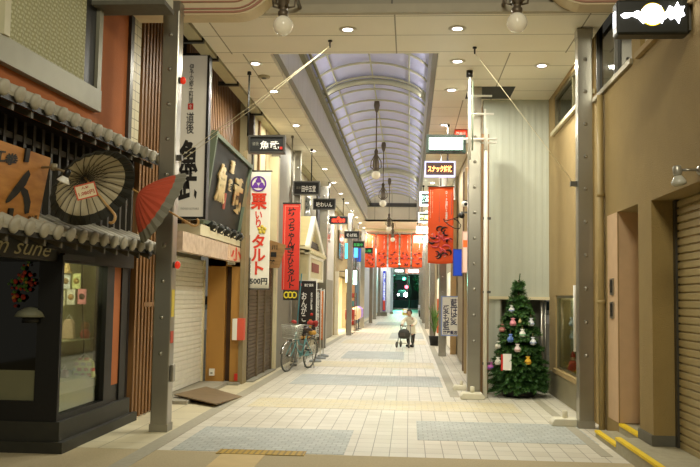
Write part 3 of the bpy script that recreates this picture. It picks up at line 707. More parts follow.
for i in range(5):
    s = .12+.19*i; c = onq(s, -.03, .03)
    e = MB().lathe([(.05, 0), (.06, .05), (.065, .14), (.03, .16)], c+Vector((0, 0, -.06)), 12, 0, (.8, -.2, .55)).build('spot_lamp', mat('gunmetal', '#2e2f2a', .35, .6), t)
    MB().tube([c+Vector((.02, 0, -.05)), c+Vector((.12, -.02, -.1)), c+Vector((.17, -.03, -.02))], .014, 6).build('lamp_arm', steel_d, e)
# marbled fascia strip, its mirror-like reflections put into the mottled colour
strip = mat('marble_reflections', '#d6bda4', .22, .25, var=.5, scale=11)
t = thing('fascia_strip', 'glossy pinkish marbled fascia strip with painted reflections and a red mark above the white shutter', 'fascia', (-3.1, 13.3, 2.16))
MB().box(-3.16, -3.05, 11.25, 15.4, 2.17, 2.44).build('panel', strip, t)
MB().box(-3.12, -3.04, 14.15, 15.4, 2.18, 2.43).build('end_panel', mat('strip_end', '#d8b795', .4), t)
text('小', (-3.036, 14.75, 2.30), .9, .24, mat('vermilion_paint', '#d5391c', .5, var=0), t, r=(0, 1, 0), bold=.03)
MB().tube([(-3.45, 11.5, 2.3), (-3.1, 11.5, 2.3)], .02).tube([(-3.45, 15.0, 2.3), (-3.1, 15.0, 2.3)], .02).build('bracket', steel_d, t)
# steel ramp plate and things at the ochre door
rp = [G(174, 401), G(206, 391), G(242, 397), G(216, 408)]
zz = [.10, .075, .01, .06]
t = MB().add([Vector((p.x, p.y, z)) for p, z in zip(rp, zz)]+[Vector((p.x, p.y, z-.018)) for p, z in zip(rp, zz)], [(0, 1, 2, 3), (7, 6, 5, 4), (0, 4, 5, 1), (1, 5, 6, 2), (2, 6, 7, 3), (3, 7, 4, 0)]).build('ramp_plate', mat('rusty_plate', '#7a6648', .6, .2, var=.2))
tag(t, 'rusty steel ramp plate lying over the kerb before the white shutter', 'ramp plate')
t = thing('wall_box', 'white metal box with a red side on the ochre door surround', 'box', (-3.05, 15.1, .6))
a = P(232, 340, 15.0); c = P(244, 319, 15.0)
MB().box(a.x, P(237, 330, 15).x, 15.0, 15.14, a.z, c.z).build('box_body', white, t); MB().box(P(237, 330, 15).x, c.x, 15.0, 15.14, a.z, c.z+.01).build('red_side', mat('coral_red', '#d2553c'), t)
p = P(212, 372, 15.13); t = thing('outlet_cover', 'small white outlet cover low on the ochre door surround', 'outlet', (p.x, 15.13, p.z-.06))
MB().box(p.x-.045, p.x+.045, 15.09, 15.15, p.z-.06, p.z+.06).build('cover', white, t); MB().box(p.x-.02, p.x+.02, 15.082, 15.092, p.z-.03, p.z+.0).build('flap', grey, t)
p = P(236, 377, 15.13); tag(MB().box(p.x-.03, p.x+.03, 15.11, 15.152, p.z-.06, p.z+.06).build('fire_marker', red), 'small red marker low on the ochre door surround', 'marker')
p = P(232, 262, 15.13); tag(bev(MB().box(p.x-.06, p.x+.06, 15.03, 15.15, p.z-.05, p.z+.05).build('motion_sensor', white)), 'small white sensor box under the fascia strip end', 'sensor')
# hanging black signs
def hsign(u0, v0, u1, v1, Y, body, small, label, ru, col=wpaint, rz=None):
    t, *b = board('hanging_sign', label, 'sign', u0, v0, u1, v1, Y, .14, steel_d, mat('sign_black', '#0e0f0a', .65, var=.1), 'black hanging signs in a line', .028)
    n = len(body)
    if body: bt(t, body, .58 if small else .5, .45, .52 if small else .72, .46, Y+.008, col, b, bold=.02)
    if small: bt(t, small, .2, .52 if len(small) < 4 else .8, .18 if len(small) < 4 else .2, .2, Y+.008, mat('dim_letter', '#7c796c'), b, bold=.01)
    x = P(ru, v0, Y).x; rod(t, x, Y+.07, b[3], 5.1)
    return t, b
t, b = hsign(248, 135, 285, 153, 12.95, '魚武', '道後', 'black hanging sign with white fish characters beside the white tart banner', 247)
x = b[0]+(b[1]-b[0])*.9; MB().box(x-.02, x+.02, 12.95, 12.958, b[2]+.06, b[2]+.10).build('seal', red, t)
hsign(293, 181, 320, 195, 20.0, '田中五堂', '道後', 'black hanging sign in a grey frame beside the slim steel column, second from entrance', 311)
hsign(313, 198.5, 335.5, 209.5, 25.9, '味わいん', '', 'black hanging sign with rounded white lettering, third from entrance', 329)
t, b = hsign(329, 216, 348, 224, 30.2, '道後温泉', '', 'black hanging sign with glowing red lettering, fourth from entrance', 343, mat('red_led', '#e0341a', .5, emit=2.0, ecol='#ff3a14'))
MB().lathe([(.05, 0), (.05, .01)], ((b[0]+b[1])/2, 30.2, b[3]-.08), 12, 0, (0, -1, 0)).build('red_dot', mat('red_led', ''), t)
hsign(344, 231, 359.5, 238.5, 34.4, 'そば処', '', 'black hanging sign with thin white script, fifth from entrance', 352)
hsign(352, 241, 364.5, 247.8, 40.5, '営業中', '', 'dark hanging sign with green lettering, sixth from entrance', 358, mat('green_led', '#1f7a3a', .5, emit=.4, ecol='#30d060'))
hsign(361.5, 247.5, 373, 253.5, 46, '土産', '', 'dark hanging sign with green lettering, seventh and farthest from entrance', 367, mat('green_led', ''))
# cloth banners
def cloth(u0, v0, u1, v1, Y, m, parent, name='cloth', wav=.012, seed=0, ncol=14, nrow=18, bow=0.):
    x0, x1 = P(u0, (v0+v1)/2, Y).x, P(u1, (v0+v1)/2, Y).x; z0, z1 = P((u0+u1)/2, v1, Y).z, P((u0+u1)/2, v0, Y).z
    vv = []
    for j in range(nrow+1):
        for i in range(ncol+1):
            s, q = i/ncol, j/nrow
            vv.append((x0+(x1-x0)*s, Y+wav*math.sin(s*9+seed)*(1-q*.5)+wav*.5*math.sin(q*7+seed*2), z0+(z1-z0)*q-bow*(1-q)*math.sin(pi*s)))
    b = MB(); W = ncol+1
    ff = [(j*W+i, j*W+i+1, (j+1)*W+i+1, (j+1)*W+i) for j in range(nrow) for i in range(ncol)]
    b.add(vv, ff, 0, True)
    o = b.build(name, m, parent, recalc=False)
    sd = o.modifiers.new('thick', 'SOLIDIFY'); sd.thickness = .004; sd.offset = -1
    return x0, x1, z0, z1
bw_ = mat('banner_white', '#e9e4d2', .8, var=.04)
Yb = 15.6
t = thing('vertical_banner', 'long white vertical banner with red chestnut tart lettering and purple crest', 'banner', P(258, 289, Yb))
B = cloth(247, 171, 270, 289, Yb, bw_, t, wav=.0)
verm = mat('vermilion_paint', ''); 
bt(t, '栗', .5, .74, .70, .14, Yb-.012, verm, B, bold=.035)
bt(t, 'いり', .5, .585, .30, .14, Yb-.012, verm, B, vert=True, bold=.03)
bt(t, 'タルト', .52, .29, .62, .34, Yb-.012, verm, B, vert=True, bold=.03)
bt(t, '500円', .56, .065, .76, .055, Yb-.012, ink, B, bold=.03)
pur = mat('purple_ink', '#6a2f9a', .6); cx = B[0]+(B[1]-B[0])*.46; cz_ = B[2]+(B[3]-B[2])*.89; rr_ = .135
q = MB().tube([(cx+rr_*math.cos(a*pi/16), Yb-.012, cz_+rr_*math.sin(a*pi/16)) for a in range(32)], .014, 6, closed=True)
for k in range(3):
    a = pi/2+2*pi*k/3; px_, pz_ = cx+.065*math.cos(a), cz_+.065*math.sin(a)
    pts = [(px_+(.052+.009*math.cos(3*(f-a)))*math.cos(f), pz_+(.052+.009*math.cos(3*(f-a)))*math.sin(f)) for f in [2*pi*i/20 for i in range(20)]]
    q.add([(x, Yb-.012, z) for x, z in pts], [tuple(range(20))])
q.build('crest', pur, t)
f = MB(); fx, fz = B[0]+(B[1]-B[0])*.66, B[2]+(B[3]-B[2])*.50
for k in range(5):
    a = pi/2+2*pi*k/5; f.lathe([(.033, 0), (.033, .004)], (fx+.055*math.cos(a), Yb-.009, fz+.055*math.sin(a)), 14, 0, (0, -1, 0))
f.lathe([(.02, 0), (.02, .004)], (fx, Yb-.009, fz), 10, 0, (0, -1, 0)); f.build('flower', mat('flower_yellow', '#e3c84a', .6), t)
for _z in (B[3], B[2]): MB().tube([(B[0]-.15, Yb, _z), (B[1]+.02, Yb, _z)], .014).build('rail', steel_d, t)
Yr = 18.35
t = thing('vertical_banner', 'long red vertical banner with black dumpling lettering above the bicycle', 'banner', P(291, 289, Yr))
MB().box(P(282.5, 240, Yr).x, P(299.5, 240, Yr).x, Yr, Yr+.05, P(291, 290, Yr).z, P(291, 203, Yr).z).build('panel', mat('crimson_panel', '#d5321f', .6, var=.05), t)
B = (P(283, 240, Yr).x, P(299, 240, Yr).x, P(291, 290, Yr).z, P(291, 204, Yr).z)
bt(t, '坊っちゃん', .52, .73, .48, .46, Yr-.003, ink, B, vert=True, bold=.025); bt(t, '団子ひと', .5, .37, .42, .28, Yr-.003, ink, B, vert=True, bold=.025); bt(t, 'タルト', .55, .13, .5, .22, Yr-.003, ink, B, vert=True, bold=.025)
MB().box(B[0]+.03, B[0]+.04, Yr-.003, Yr, B[2]+.02, B[3]-.05).box(B[0]+.03, B[1]-.02, Yr-.003, Yr, B[3]-.05, B[3]-.04).build('border_line', mat('pale_red', '#e89a86'), t)
MB().box(B[0]-.02, B[1]+.02, Yr-.01, Yr+.06, B[3], B[3]+.03).build('top_rail', black, t); rod(t, P(292, 150, Yr).x, Yr+.03, B[3]+.02, 5.1, .016, steel)
a = P(283, 300, Yr-.05); c = P(298, 290, Yr-.05)
t = thing('snack_card', 'small yellow and black picture card under the red banner', 'sign', (a.x, Yr-.05, a.z))
MB().box(a.x, c.x, Yr-.05, Yr-.03, a.z, c.z).build('card', mat('card_black', '#2b2a22'), t)
q = MB(); 
for k in range(3): q.tube([(a.x+.07+.085*k+.05*math.cos(f*pi/8), Yr-.054, (a.z+c.z)/2+.06*math.sin(f*pi/8)) for f in range(16)], .016, 6, closed=True)
q.build('ring_motif', mat('card_yellow', '#e6d233'), t)
# small tilted brown wooden sign
Y = 17.6; t = thing('wooden_sign', 'small tilted brown sign with black characters beside the red banner', 'sign', P(277, 268, Y))
pts = [P(266, 268, Y), P(279, 268, Y), P(286, 245, Y), P(270, 240, Y)]
MB().add(pts+[p+Vector((0, .06, 0)) for p in pts], [(0, 1, 2, 3), (7, 6, 5, 4), (0, 4, 5, 1), (1, 5, 6, 2), (2, 6, 7, 3), (3, 7, 4, 0)]).build('board', woodmat('tan_board', '#8a6538', '#a9814d', (4, 4, 20)), t)
for ch, u, v in (('川', 274.5, 247.5), ('一', 273.5, 254.5), ('館', 272, 262)): text(ch, P(u, v, Y-.01), .12, .10, ink, t, bold=.03)
MB().box(pts[2].x-.02, -2.5+.02, Y+.02, Y+.05, pts[2].z-.1, pts[2].z-.06).build('bracket', steel_d, t)
# dark nobori banners behind the bicycle
Y = 20.6
def flagb(u0, v0, u1, v1, Y, m, label, lines, lm):
    t = thing('upright_banner', label, 'banner', (P(u1, v1, Y).x+.03, Y, 0), 'upright banners behind the bicycle')
    B = cloth(u0, v0, u1, v1, Y, m, t, wav=.0)
    for body, fx, fz, fw, fh in lines: bt(t, body, fx, fz, fw, fh, Y-.02, lm, B, vert=True, bold=.02)
    MB().tube([(B[1]+.02, Y, .05), (B[1]+.02, Y, B[3]+.05)], .012, 6).tube([(B[0], Y, B[3]+.01), (B[1]+.02, Y, B[3]+.01)], .009, 6).build('pole', white, t)
    MB().lathe([(.15, 0), (.15, .04), (.04, .07)], (B[1]+.02, Y, 0), 14).build('base', mat('banner_base', '#8b8f8c'), t)
    return t, B
t, B = flagb(297, 281, 315.5, 340, 20.6, mat('nobori_black', '#2c2722', .8), 'dark upright banner with flowing white characters and dango picture', [('おんがこ', .38, .56, .3, .5), ('松山銘菓', .78, .66, .1, .3)], wpaint)
bt(t, '道後温泉', .62, .93, .5, .05, 20.58, wpaint, B, bold=.02)
MB().box(B[0]+.06, B[0]+.11, 20.575, 20.59, B[3]-.12, B[3]-.06).lathe([(.035, 0), (.035, .01)], (B[0]+.36, 20.585, B[2]+.62), 12, 0, (0, -1, 0)).build('seal', red, t)
MB().box(B[0]+.30, B[0]+.36, 20.575, 20.59, B[2]+.2, B[2]+.5).build('gold_tab', mat('gold_tab', '#cf9a2c'), t)
q = MB()
for k in range(3): q.sphere((B[0]+.12+.1*k, 20.575, B[2]+.06), .045, 10)
q.build('dango_picture', mat('dango_tan', '#d8a450'), t)
flagb(315.5, 290, 320, 340, 21.6, mat('nobori_grey', '#59554a', .8), 'narrow dark banner with bold white characters beside the orange strip banner', [('全品送料無料受付中', .5, .5, .7, .94)], wpaint)
flagb(319.8, 291, 323, 340, 22.4, mat('nobori_orange', '#e58a4a', .8), 'narrow orange strip banner with pale lettering beside the column', [('いらっしゃいませ', .5, .5, .4, .9)], mat('pale_letter', '#f3dcbc'))
# big vermilion banner on the right and the row of five
brown_ink = mat('dark_ink', '#2b140c', .7, var=0); rose = mat('rose_ink', '#e0565a', .7, var=0); palel = mat('pale_letter', '#f3dcbc')
def festival(u0, v0, u1, v1, Y, label, big, group=None):
    t = thing('festival_banner', label, 'banner', P((u0+u1)/2, v1, Y), group)
    B = cloth(u0, v0, u1, v1, Y, redcloth, t, wav=.008, seed=u0, bow=.02)
    yf = Y-.022
    bt(t, 'D・P道後×温泉ー', .72, .74, .10, .40, yf, wpaint, B, vert=True, bold=.02)
    bt(t, 'ドウゴオンセンマツリ二〇二二年秋冬', .44, .72, .04, .38, yf, mat('grey_violet_ink', '#8d5560'), B, vert=True)
    bt(t, '道後温泉地区全域開催', .92, .78, .045, .30, yf, mat('grey_violet_ink', ''), B, vert=True)
    bt(t, '二千二十二年十月一日', .17, .80, .035, .30, yf, palel, B, vert=True); bt(t, '道後商店街', .09, .77, .03, .38, yf, palel, B, vert=True)
    X0, X1, Z0, Z1 = B; W_, H_ = X1-X0, Z1-Z0; rnd = random.Random(int(u0*10))
    def swirl(m, k0, name, r0):
        s = MB()
        for k in range(k0):
            q0 = 2*pi*k/k0+rnd.uniform(-.25, .25); rg = .34 if m is brown_ink else .22
            cx_, cz2 = X0+W_*(.52+rg*math.cos(q0)), Z0+H_*(.26+rg*.52*math.sin(q0)); a0 = q0+rnd.uniform(-1.2, 1.2)
            pts = []
            for i in range(9):
                a = a0+i*.42; r = W_*r0*(1-.05*i)
                x = cx_+r*math.cos(a); z = cz2+r*.8*math.sin(a)
                pts.append((min(max(x, X0+.02), X1-.02), yf, min(max(z, Z0+.03), Z0+H_*.48)))
            s.tube(pts, [.004+.022*math.sin(pi*i/8) for i in range(9)], 5)
        s.build(name, m, t)
    swirl(rose, 9 if big else 4, 'rose_brush_pattern', .2); swirl(brown_ink, 10 if big else 6, 'dark_brush_pattern', .17)
    f = MB()
    for k in range(12):
        x, z = X0+W_*rnd.uniform(.06, .92), Z0+H_*rnd.uniform(.05, .5); f.add([(x, yf-.002, z), (x+.05, yf-.002, z+.05), (x+.06, yf-.002, z+.025)], [(0, 1, 2)])
    f.build('pale_petals', mat('petal_grey', '#cfa79a'), t)
    MB().tube([(X0-.02, Y, Z1), (X1+.02, Y, Z1)], .014, 8).build('rail', steel_d, t)
    return t, B
t, B = festival(428, 186.5, 453.5, 263, 20.4, 'large vermilion festival banner hanging beside the blue sign', True)
rod(t, B[0]+.3, 20.4, B[3], 5.1, .014)
for i in range(5):
    u0 = 365+11.75*i
    t, B = festival(u0, 234.2, u0+10.2, 267.3, 46.5, 'vermilion festival banner across the arcade, %s of five counted from the bicycle side' % ORD[i], False, 'five vermilion festival banners in a row')
    MB().tube([(B[0]+.08, 46.5, B[3]), (B[0]+.08, 46.5, 5.1)], .008, 5).tube([(B[1]-.08, 46.5, B[3]), (B[1]-.08, 46.5, 5.1)], .008, 5).build('cord', steel_d, t)
# right hand signs
def lit(name, v, col, e): return mat(name, v, .4, emit=e, ecol=col, var=0)
def rsign(u0, v0, u1, v1, Y, label, fm, face, body=None, col=wpaint, fr=.03, ru=None, grp='illuminated hanging signs'):
    t, *b = board('illuminated_sign', label, 'sign', u0, v0, u1, v1, Y, .16, fm, face, grp, fr)
    if body: bt(t, body, .5, .5, .78, .42, Y+.006, col, b, bold=.025)
    if ru: rod(t, P(ru, v0, Y).x, Y+.08, b[3], 5.1)
    return t, b
t, b = rsign(426, 134.5, 466, 152.5, 14.0, 'dark green framed sign with a glaring white light panel', mat('green_frame', '#113626', .4), lit('white_glare', '#eafff0', '#e9fff2', 3.2), fr=.05)
MB().box(b[0]+.06, b[1]-.06, 14.0, 14.006, b[2]+.005, b[2]+.02).build('lower_lamps', mat('tiny_red', '#c2402e'), t)
a = P(466, 141, 14.0); c = P(497, 140, 14.0)
MB().box(b[1], c.x, 14.05, 14.09, a.z-.03, a.z).build('arm', white, t)
t, b = rsign(424.5, 161, 455.5, 176.5, 17.0, 'dark lit sign with glowing katakana and a pale blue outline', mat('lilac_edge', '#c9c9ea', .4, emit=.8, ecol='#d5d6ff'), lit('maroon_face', '#3a120e', '#501008', .25), 'スナック姉妹', lit('amber_letters', '#ffb46a', '#ff9a50', 4.5), ru=448)
t, b = rsign(454.5, 129.5, 467.5, 137, 17.6, 'small red sign with white characters above the green framed sign', mat('red_edge', '#c9482e'), lit('red_face', '#d04a30', '#e04020', .4), '薬局子', fr=.012, ru=459.6)
for i, (u0, v0, u1, v1, Y, fc, lc, body, lb) in enumerate((
        (419.5, 191.5, 431, 206, 26.5, '#1b211d', '#9fe0c0', '喫茶', 'pale framed dark lit sign behind the vermilion banner top edge'),
        (418, 212, 430, 222.5, 31, '#20261c', '#f6f1a0', '薬局', 'pale framed lit sign with yellow green characters behind the big banner'),
        (416, 226.5, 429, 233.5, 35, '#fff2d8', '#c8462a', '土産物', 'bright cream lit sign with reddish letters beyond the big banner'),
        (413.5, 235.5, 429, 243, 40, '#f2fff4', '#4d8a78', 'お食事処', 'bright white lit sign nearest the five banners'))):
    br = i > 1
    rsign(u0, v0, u1, v1, Y, lb, mat('sign_edge_%d' % i, '#dfe6ea' if not br else '#e9e4d2', .4, emit=.6), lit('sface_%d' % i, fc, fc, 2.2 if br else .1), body, lit('sletter_%d' % i, lc, lc, .3 if br else 2.5), fr=.06 if not br else .03, ru=u0+4)
Y = 19.0
t, *b = board('side_sign', 'bright blue vertical sign beside the vermilion banner', 'sign', 453, 249, 462.5, 276, Y, .1, mat('blue_edge', '#1c49b0'), lit('blue_face', '#1346c0', '#1646d0', .25), None, .02)
MB().tube([(b[1]-.05, Y+.05, b[2]+.1), (1.34, Y+.05, b[2]+.1)], .02).build('bracket', steel_d, t)
Y = 18.2
t, *b = board('side_sign', 'small orange and white lit sign beside the blue sign', 'sign', 462, 231, 470, 273, Y, .1, mat('peach_edge', '#d8b39a'), lit('peach_face', '#e7c6b4', '#ffd2b8', .35), None, .02)
MB().box(b[0]+.02, b[1]-.02, Y+.004, Y+.02, b[2]+.55, b[2]+.7).build('orange_band', lit('orange_band', '#e8632c', '#ff5a20', .8), t)
Y = 23.2
t, *b = board('poem_sign', 'white sign with a pale blue border and indigo brush characters on a steel column', 'sign', 441, 296, 459.5, 336, Y, .06, mat('blue_border', '#8fa4d8', .5), mat('paper_white', '#e2dfd2', .6, emit=.05), None, .028)
indigo = mat('indigo_ink', '#26274f', .6, var=0)
bt(t, '藍は愛', .70, .60, .38, .66, Y+.008, indigo, b, vert=True, bold=.012); bt(t, '愛も藍', .28, .46, .36, .62, Y+.008, indigo, b, vert=True, bold=.012); bt(t, '紺屋藍店', .5, .085, .78, .1, Y+.008, indigo, b, bold=.03)
# big black lit sign at upper right
Yn = 7.45
x0, x1 = P(617, 18, Yn).x, 2.45; z0, z1 = P(655, 34, Yn).z, P(655, -1, Yn).z
t = thing('illuminated_sign', 'black box sign with an overexposed glowing emblem high on the stucco wall', 'sign', (2.1, Yn+.15, z0), 'illuminated hanging signs')
bev(MB().box(x0, x1-.03, Yn, Yn+.17, z0, z1).build('box', mat('sign_case', '#12140f', .35), t), .02)
MB().box(x0-.004, x0+.0, Yn+.05, Yn+.13, z0+.09, z1-.09).build('side_light', lit('side_glow', '#eef0ff', '#eef0ff', 3.0), t)
glw = lit('white_emblem', '#ffffff', '#f4f4ff', 7.0)
wS, hS = x1-.03-x0, z1-z0
def fp(pts): return [(x0+wS*a, Yn-.006, z0+hS*c) for a, c in pts]
e = MB()
hand = [(.05, .54), (.09, .46), (.16, .47), (.20, .52), (.28, .45), (.34, .47), (.36, .60), (.28, .66), (.22, .60), (.10, .60)]
star = [(.62, .55), (.66, .42), (.70, .5), (.74, .40), (.80, .46), (.85, .30), (.87, .46), (.93, .52), (.90, .66), (.93, .78), (.86, .76), (.83, .90), (.79, .72), (.72, .80), (.68, .64)]
for pl_ in (hand, star): e.prism([(a*wS, c*hS) for a, c in pl_], (x0, Yn-.012, z0), (1, 0, 0), (0, 0, 1), (0, .012, 0))
e.lathe([(.092, 0), (.092, .012)], (x0+wS*.49, Yn, z0+hS*.56), 24, 0, (0, -1, 0))
zig = [(.30, .42), (.36, .30), (.42, .38), (.56, .36), (.62, .30), (.66, .5), (.60, .80), (.52, .74), (.40, .80), (.34, .68)]
e.prism([(a*wS, c*hS) for a, c in zig], (x0, Yn-.011, z0), (1, 0, 0), (0, 0, 1), (0, .010, 0))
e.build('emblem', glw, t)
MB().tube([(x0+wS*.49+.095*math.cos(a*pi/18), Yn-.004, z0+hS*.56+.095*math.sin(a*pi/18)) for a in range(36)], .007, 6, closed=True).build('yellow_ring', lit('ring_yellow', '#e8c93a', '#ffd83c', 1.6), t)
MB().box(2.40, 2.46, Yn+.05, Yn+.13, z0+.05, z1-.05).build('bracket', steel_d, t)
# spot lamp on the right wall
Yl = 7.28
p = P(678, 178, Yl); q = P(699, 170, Yl)
t = thing('wall_spot_lamp', 'grey metal spot lamp on an arm beside the roller shutter', 'lamp', (2.45, Yl, p.z-.08))
MB().lathe([(.045, 0), (.045, .02), (.03, .04)], (2.45, Yl, q.z), 16, 0, (-1, 0, 0)).build('wall_plate', steel, t)
MB().tube([(2.42, Yl, q.z), (p.x+.03, Yl, q.z+.0)], .012, 8).build('arm', steel, t)
lm = mat('lamp_metal', '#a6a395', .35, .5)
MB().lathe([(.028, .0), (.036, -.01), (.038, -.07), (.03, -.085)], (p.x-.01, Yl, q.z+.035), 16, 0, (-.12, 0, 1)).build('holder', lm, t)
MB().lathe([(.03, .0), (.045, -.02), (.062, -.05), (.062, -.07), (.04, -.085), (.0, -.09)], (p.x+.0, Yl, q.z-.05), 20, 0, (-.12, 0, 1)).build('reflector_bulb', mat('bulb_grey', '#b9b7a8', .25), t)

# white bracket frame, pipes and cameras near the second right column
t = thing('bracket_frame', 'white tubular bracket frame fixed beside the corrugated wall', 'frame', (1.2, 13.9, 3.9))
b = MB()
for u0, v0, u1, v1 in ((471, 114, 494, 114), (485, 109, 485, 150), (462, 139, 497, 139), (487, 128, 487, 150), (471, 96, 492, 96)):
    b.tube([P(u0, v0, 13.9), P(u1, v1, 13.9)], .018, 8)
b.build('tubes', white, t)
x = P(469.5, 100, 13.0).x
t = thing('signal_pole', 'thin white pole hanging from the ceiling before the steel column', 'pole', (x, 13.0, P(469, 160, 13).z))
MB().tube([(x, 13.0, P(469, 160, 13).z), (x, 13.0, 5.08)], .022, 10).build('tube', white, t); MB().tube([(x+.05, 13.03, P(469, 150, 13).z), (x+.05, 13.03, 4.95)], .012, 8).build('thin_tube', mat('green_grey', '#7d8a72'), t)
MB().lathe([(.05, -.1), (.05, 0)], (x, 13.0, 5.1), 12).build('ceiling_cup', black, t)
t = thing('drain_pipe', 'white vertical drain pipe between the column and the corrugated wall', 'pipe', (1.24, 13.9, 0))
MB().tube([(1.235, 13.95, 0), (1.235, 13.95, 4.3)], .035, 12).build('pipe', white, t)
q = MB()
for z in (.55, 1.7, 2.9): q.box(1.19, 1.32, 13.93, 13.97, z-.02, z+.02)
q.build('clips', steel_d, t)
t = thing('drain_pipe', 'beige vertical pipe on the stucco wall behind the column by the steps', 'pipe', (2.39, 10.85, .1))
MB().tube([(2.40, 10.86, .0), (2.40, 10.86, 4.2)], .04, 12).build('pipe', mat('beige_pipe', '#a8925f', .6), t)
q = MB()
for z in (1.55, 2.9): q.lathe([(.05, 0), (.05, .05)], (2.40, 10.86, z), 12)
q.build('collar', mat('beige_pipe', ''), t)
t = thing('flat_pole', 'short white flag pole strapped to the column by the display window', 'pole', (2.09, 10.93, .9))
MB().tube([(2.085, 10.92, .95), (2.085, 10.92, 1.78)], .018, 8).build('pole', white, t)
for u, v, lb in ((465.5, 204.5, 'upper dark security camera left of the steel column'), (462, 216, 'lower black security camera left of the steel column')):
    p = P(u, v, 15.0); t = thing('security_camera', lb, 'camera', p, 'security cameras')
    MB().box(p.x-.02, 1.3, 15.0, 15.04, p.z+.05, p.z+.08).build('bracket', steel_d, t)
    MB().lathe([(.045, 0), (.05, .02), (.05, .1), (.035, .14)], p+Vector((0, -.06, 0)), 14, 0, (-.25, 1, .15)).build('housing', black if 'lower' in lb else white, t)
    MB().lathe([(.03, 0), (.032, .02)], p+Vector((0, -.07, 0)), 12, 0, (-.25, 1, .15)).build('lens', black, t)
MB().tube([P(454, 219, 15.2)+Vector((.02*math.sin(i), 0, 0)) if i == 0 else P(452+9*math.sin(i*.7), 224-5*math.cos(i*.9), 15.2) for i in range(9)]+[p], .008, 5).build('cable_loop', black, t)
# column base weights
def weight(x, y, s, label):
    t = thing('base_weight', label, 'weight', (x, y, 0), 'pale concrete sign weights')
    o = MB().prism([(-.19*s, 0), (.19*s, 0), (.19*s, .05*s), (.15*s, .10*s), (-.15*s, .10*s), (-.19*s, .05*s)], (x, y-.13*s, 0), (1, 0, 0), (0, 0, 1), (0, .26*s, 0)).build('block', concrete, t); bev(o, .015)
    MB().lathe([(.035*s, .09*s), (.035*s, .19*s), (.02*s, .2*s)], (x, y, 0), 12).build('post_socket', concrete, t)
    return t
weight(1.02, 13.78, 1.0, 'pale block weight at the foot of the column beside the Christmas tree')
weight(.93, 15.1, .8, 'rounded pale weight just behind the column beside the Christmas tree')
weight(2.0, 11.15, .95, 'pale block weight at the foot of the column by the display window')

# ================================================================== parasols, lamp and plaque on the dark shop
def parasol(c, n, R_, depth, label, zones, handle, grp='paper parasols on the shop', ribs=24, upv=None):
    n = Vector(n).normalized(); c = Vector(c); a = n.orthogonal().normalized(); b_ = n.cross(a)
    t = thing('parasol', label, 'parasol', c-n*depth, grp)
    def ring(f): # f 0 hub .. 1 rim
        return R_*f, -depth*(1-f**1.6)
    for nm, f0, f1, m in zones:
        B = MB(); vv = []; S = 6
        for j in range(S+1):
            f = f0+(f1-f0)*j/S; r, h = ring(f)
            for k in range(ribs*2):
                q = 2*pi*k/(ribs*2); rr = r*(1 if k % 2 == 0 else .985); vv.append(c+n*(h+(.0 if k % 2 == 0 else .012*f))+(a*math.cos(q)+b_*math.sin(q))*rr)
        W = ribs*2
        B.add(vv, [(j*W+k, j*W+(k+1) % W, (j+1)*W+(k+1) % W, (j+1)*W+k) for j in range(S) for k in range(W)], 0, False)
        o = B.build(nm, m, t, recalc=False); sd = o.modifiers.new('thick', 'SOLIDIFY'); sd.thickness = .003
    B = MB()
    for k in range(ribs):
        q = 2*pi*k/ribs; d = a*math.cos(q)+b_*math.sin(q)
        B.tube([c+n*(ring(f)[1]+.012)+d*ring(f)[0] for f in (.04, .3, .6, .97)], .0035, 4)
    B.build('ribs', mat('rib_dark', '#3b342a', .6), t)
    B = MB(); fz = n*(-depth*.35)
    for k in range(ribs):
        q = 2*pi*k/ribs; d = a*math.cos(q)+b_*math.sin(q); B.tube([c+n*(-depth*.55)+d*.02, c+n*(ring(.5)[1]+.012)+d*ring(.5)[0]], .0025, 4)
    B.build('struts', mat('rib_dark', ''), t)
    MB().tube([c-n*(depth+.07), c+n*handle*.7], .010, 8).build('shaft', mat('bamboo', '#b98f4e', .45), t)
    e = c+n*handle*.7; sd_ = Vector((0, 0, -1)) if upv is None else Vector(upv); sd_ = (sd_-n*sd_.dot(n)).normalized()
    pts = [e, c+n*handle]+[c+n*handle+(n*math.sin(x)+sd_*(1-math.cos(x)))*.045 for x in (.6, 1.2, 1.8, 2.4, 3.0)]
    MB().tube(pts, .013, 8).build('handle', mat('handle_wood', '#c39a63', .4), t)
    return t, n, a, b_
grey_paper = mat('ecru_paper', '#b9b096', .8, var=.08); blk_paper = mat('black_paper', '#26261f', .7)
pc = Vector((-2.95, 7.70, 2.565)); pn = Vector((.66, -.44, -.62))
parasol(pc, pn, .425, .19, 'open ecru paper parasol with a black border showing its underside', (('black_border', .82, 1.0, blk_paper), ('paper', .03, .82, grey_paper)), .42, upv=(-.3, 0, -1))
# price card
cc = P(86, 191, 7.45); t = thing('price_card', 'tilted price card with red border hanging in the ecru parasol', 'price card', cc)
r_ = Vector((.88, .32, .30)).normalized(); u_ = Vector((-.26, -.12, .93)); u_ = (u_-r_*u_.dot(r_)).normalized(); nn = r_.cross(u_)
MB().obox(cc, r_*.093, u_*.066, nn*.003).build('card', mat('card_cream', '#e3d5ad', .7), t)
b = MB()
for s in (-1, 1): b.obox(cc+u_*.062*s+nn*.004, r_*.093, u_*.006, nn*.002).obox(cc+r_*.088*s+nn*.004, r_*.006, u_*.066, nn*.002)
b.build('red_border', mat('border_red', '#c4532f'), t)
text('1,080円', cc-u_*.018+nn*.006, .14, .04, mat('card_red', '#b03a24', var=0), t, r=r_, u=u_, bold=.02); text('人気', cc+u_*.033+nn*.006, .07, .025, mat('card_red', ''), t, r=r_, u=u_, bold=.02)
MB().tube([cc+u_*.066, pc-pn*.02], .0025, 4).build('string', mat('string', '#8d7d55'), t)
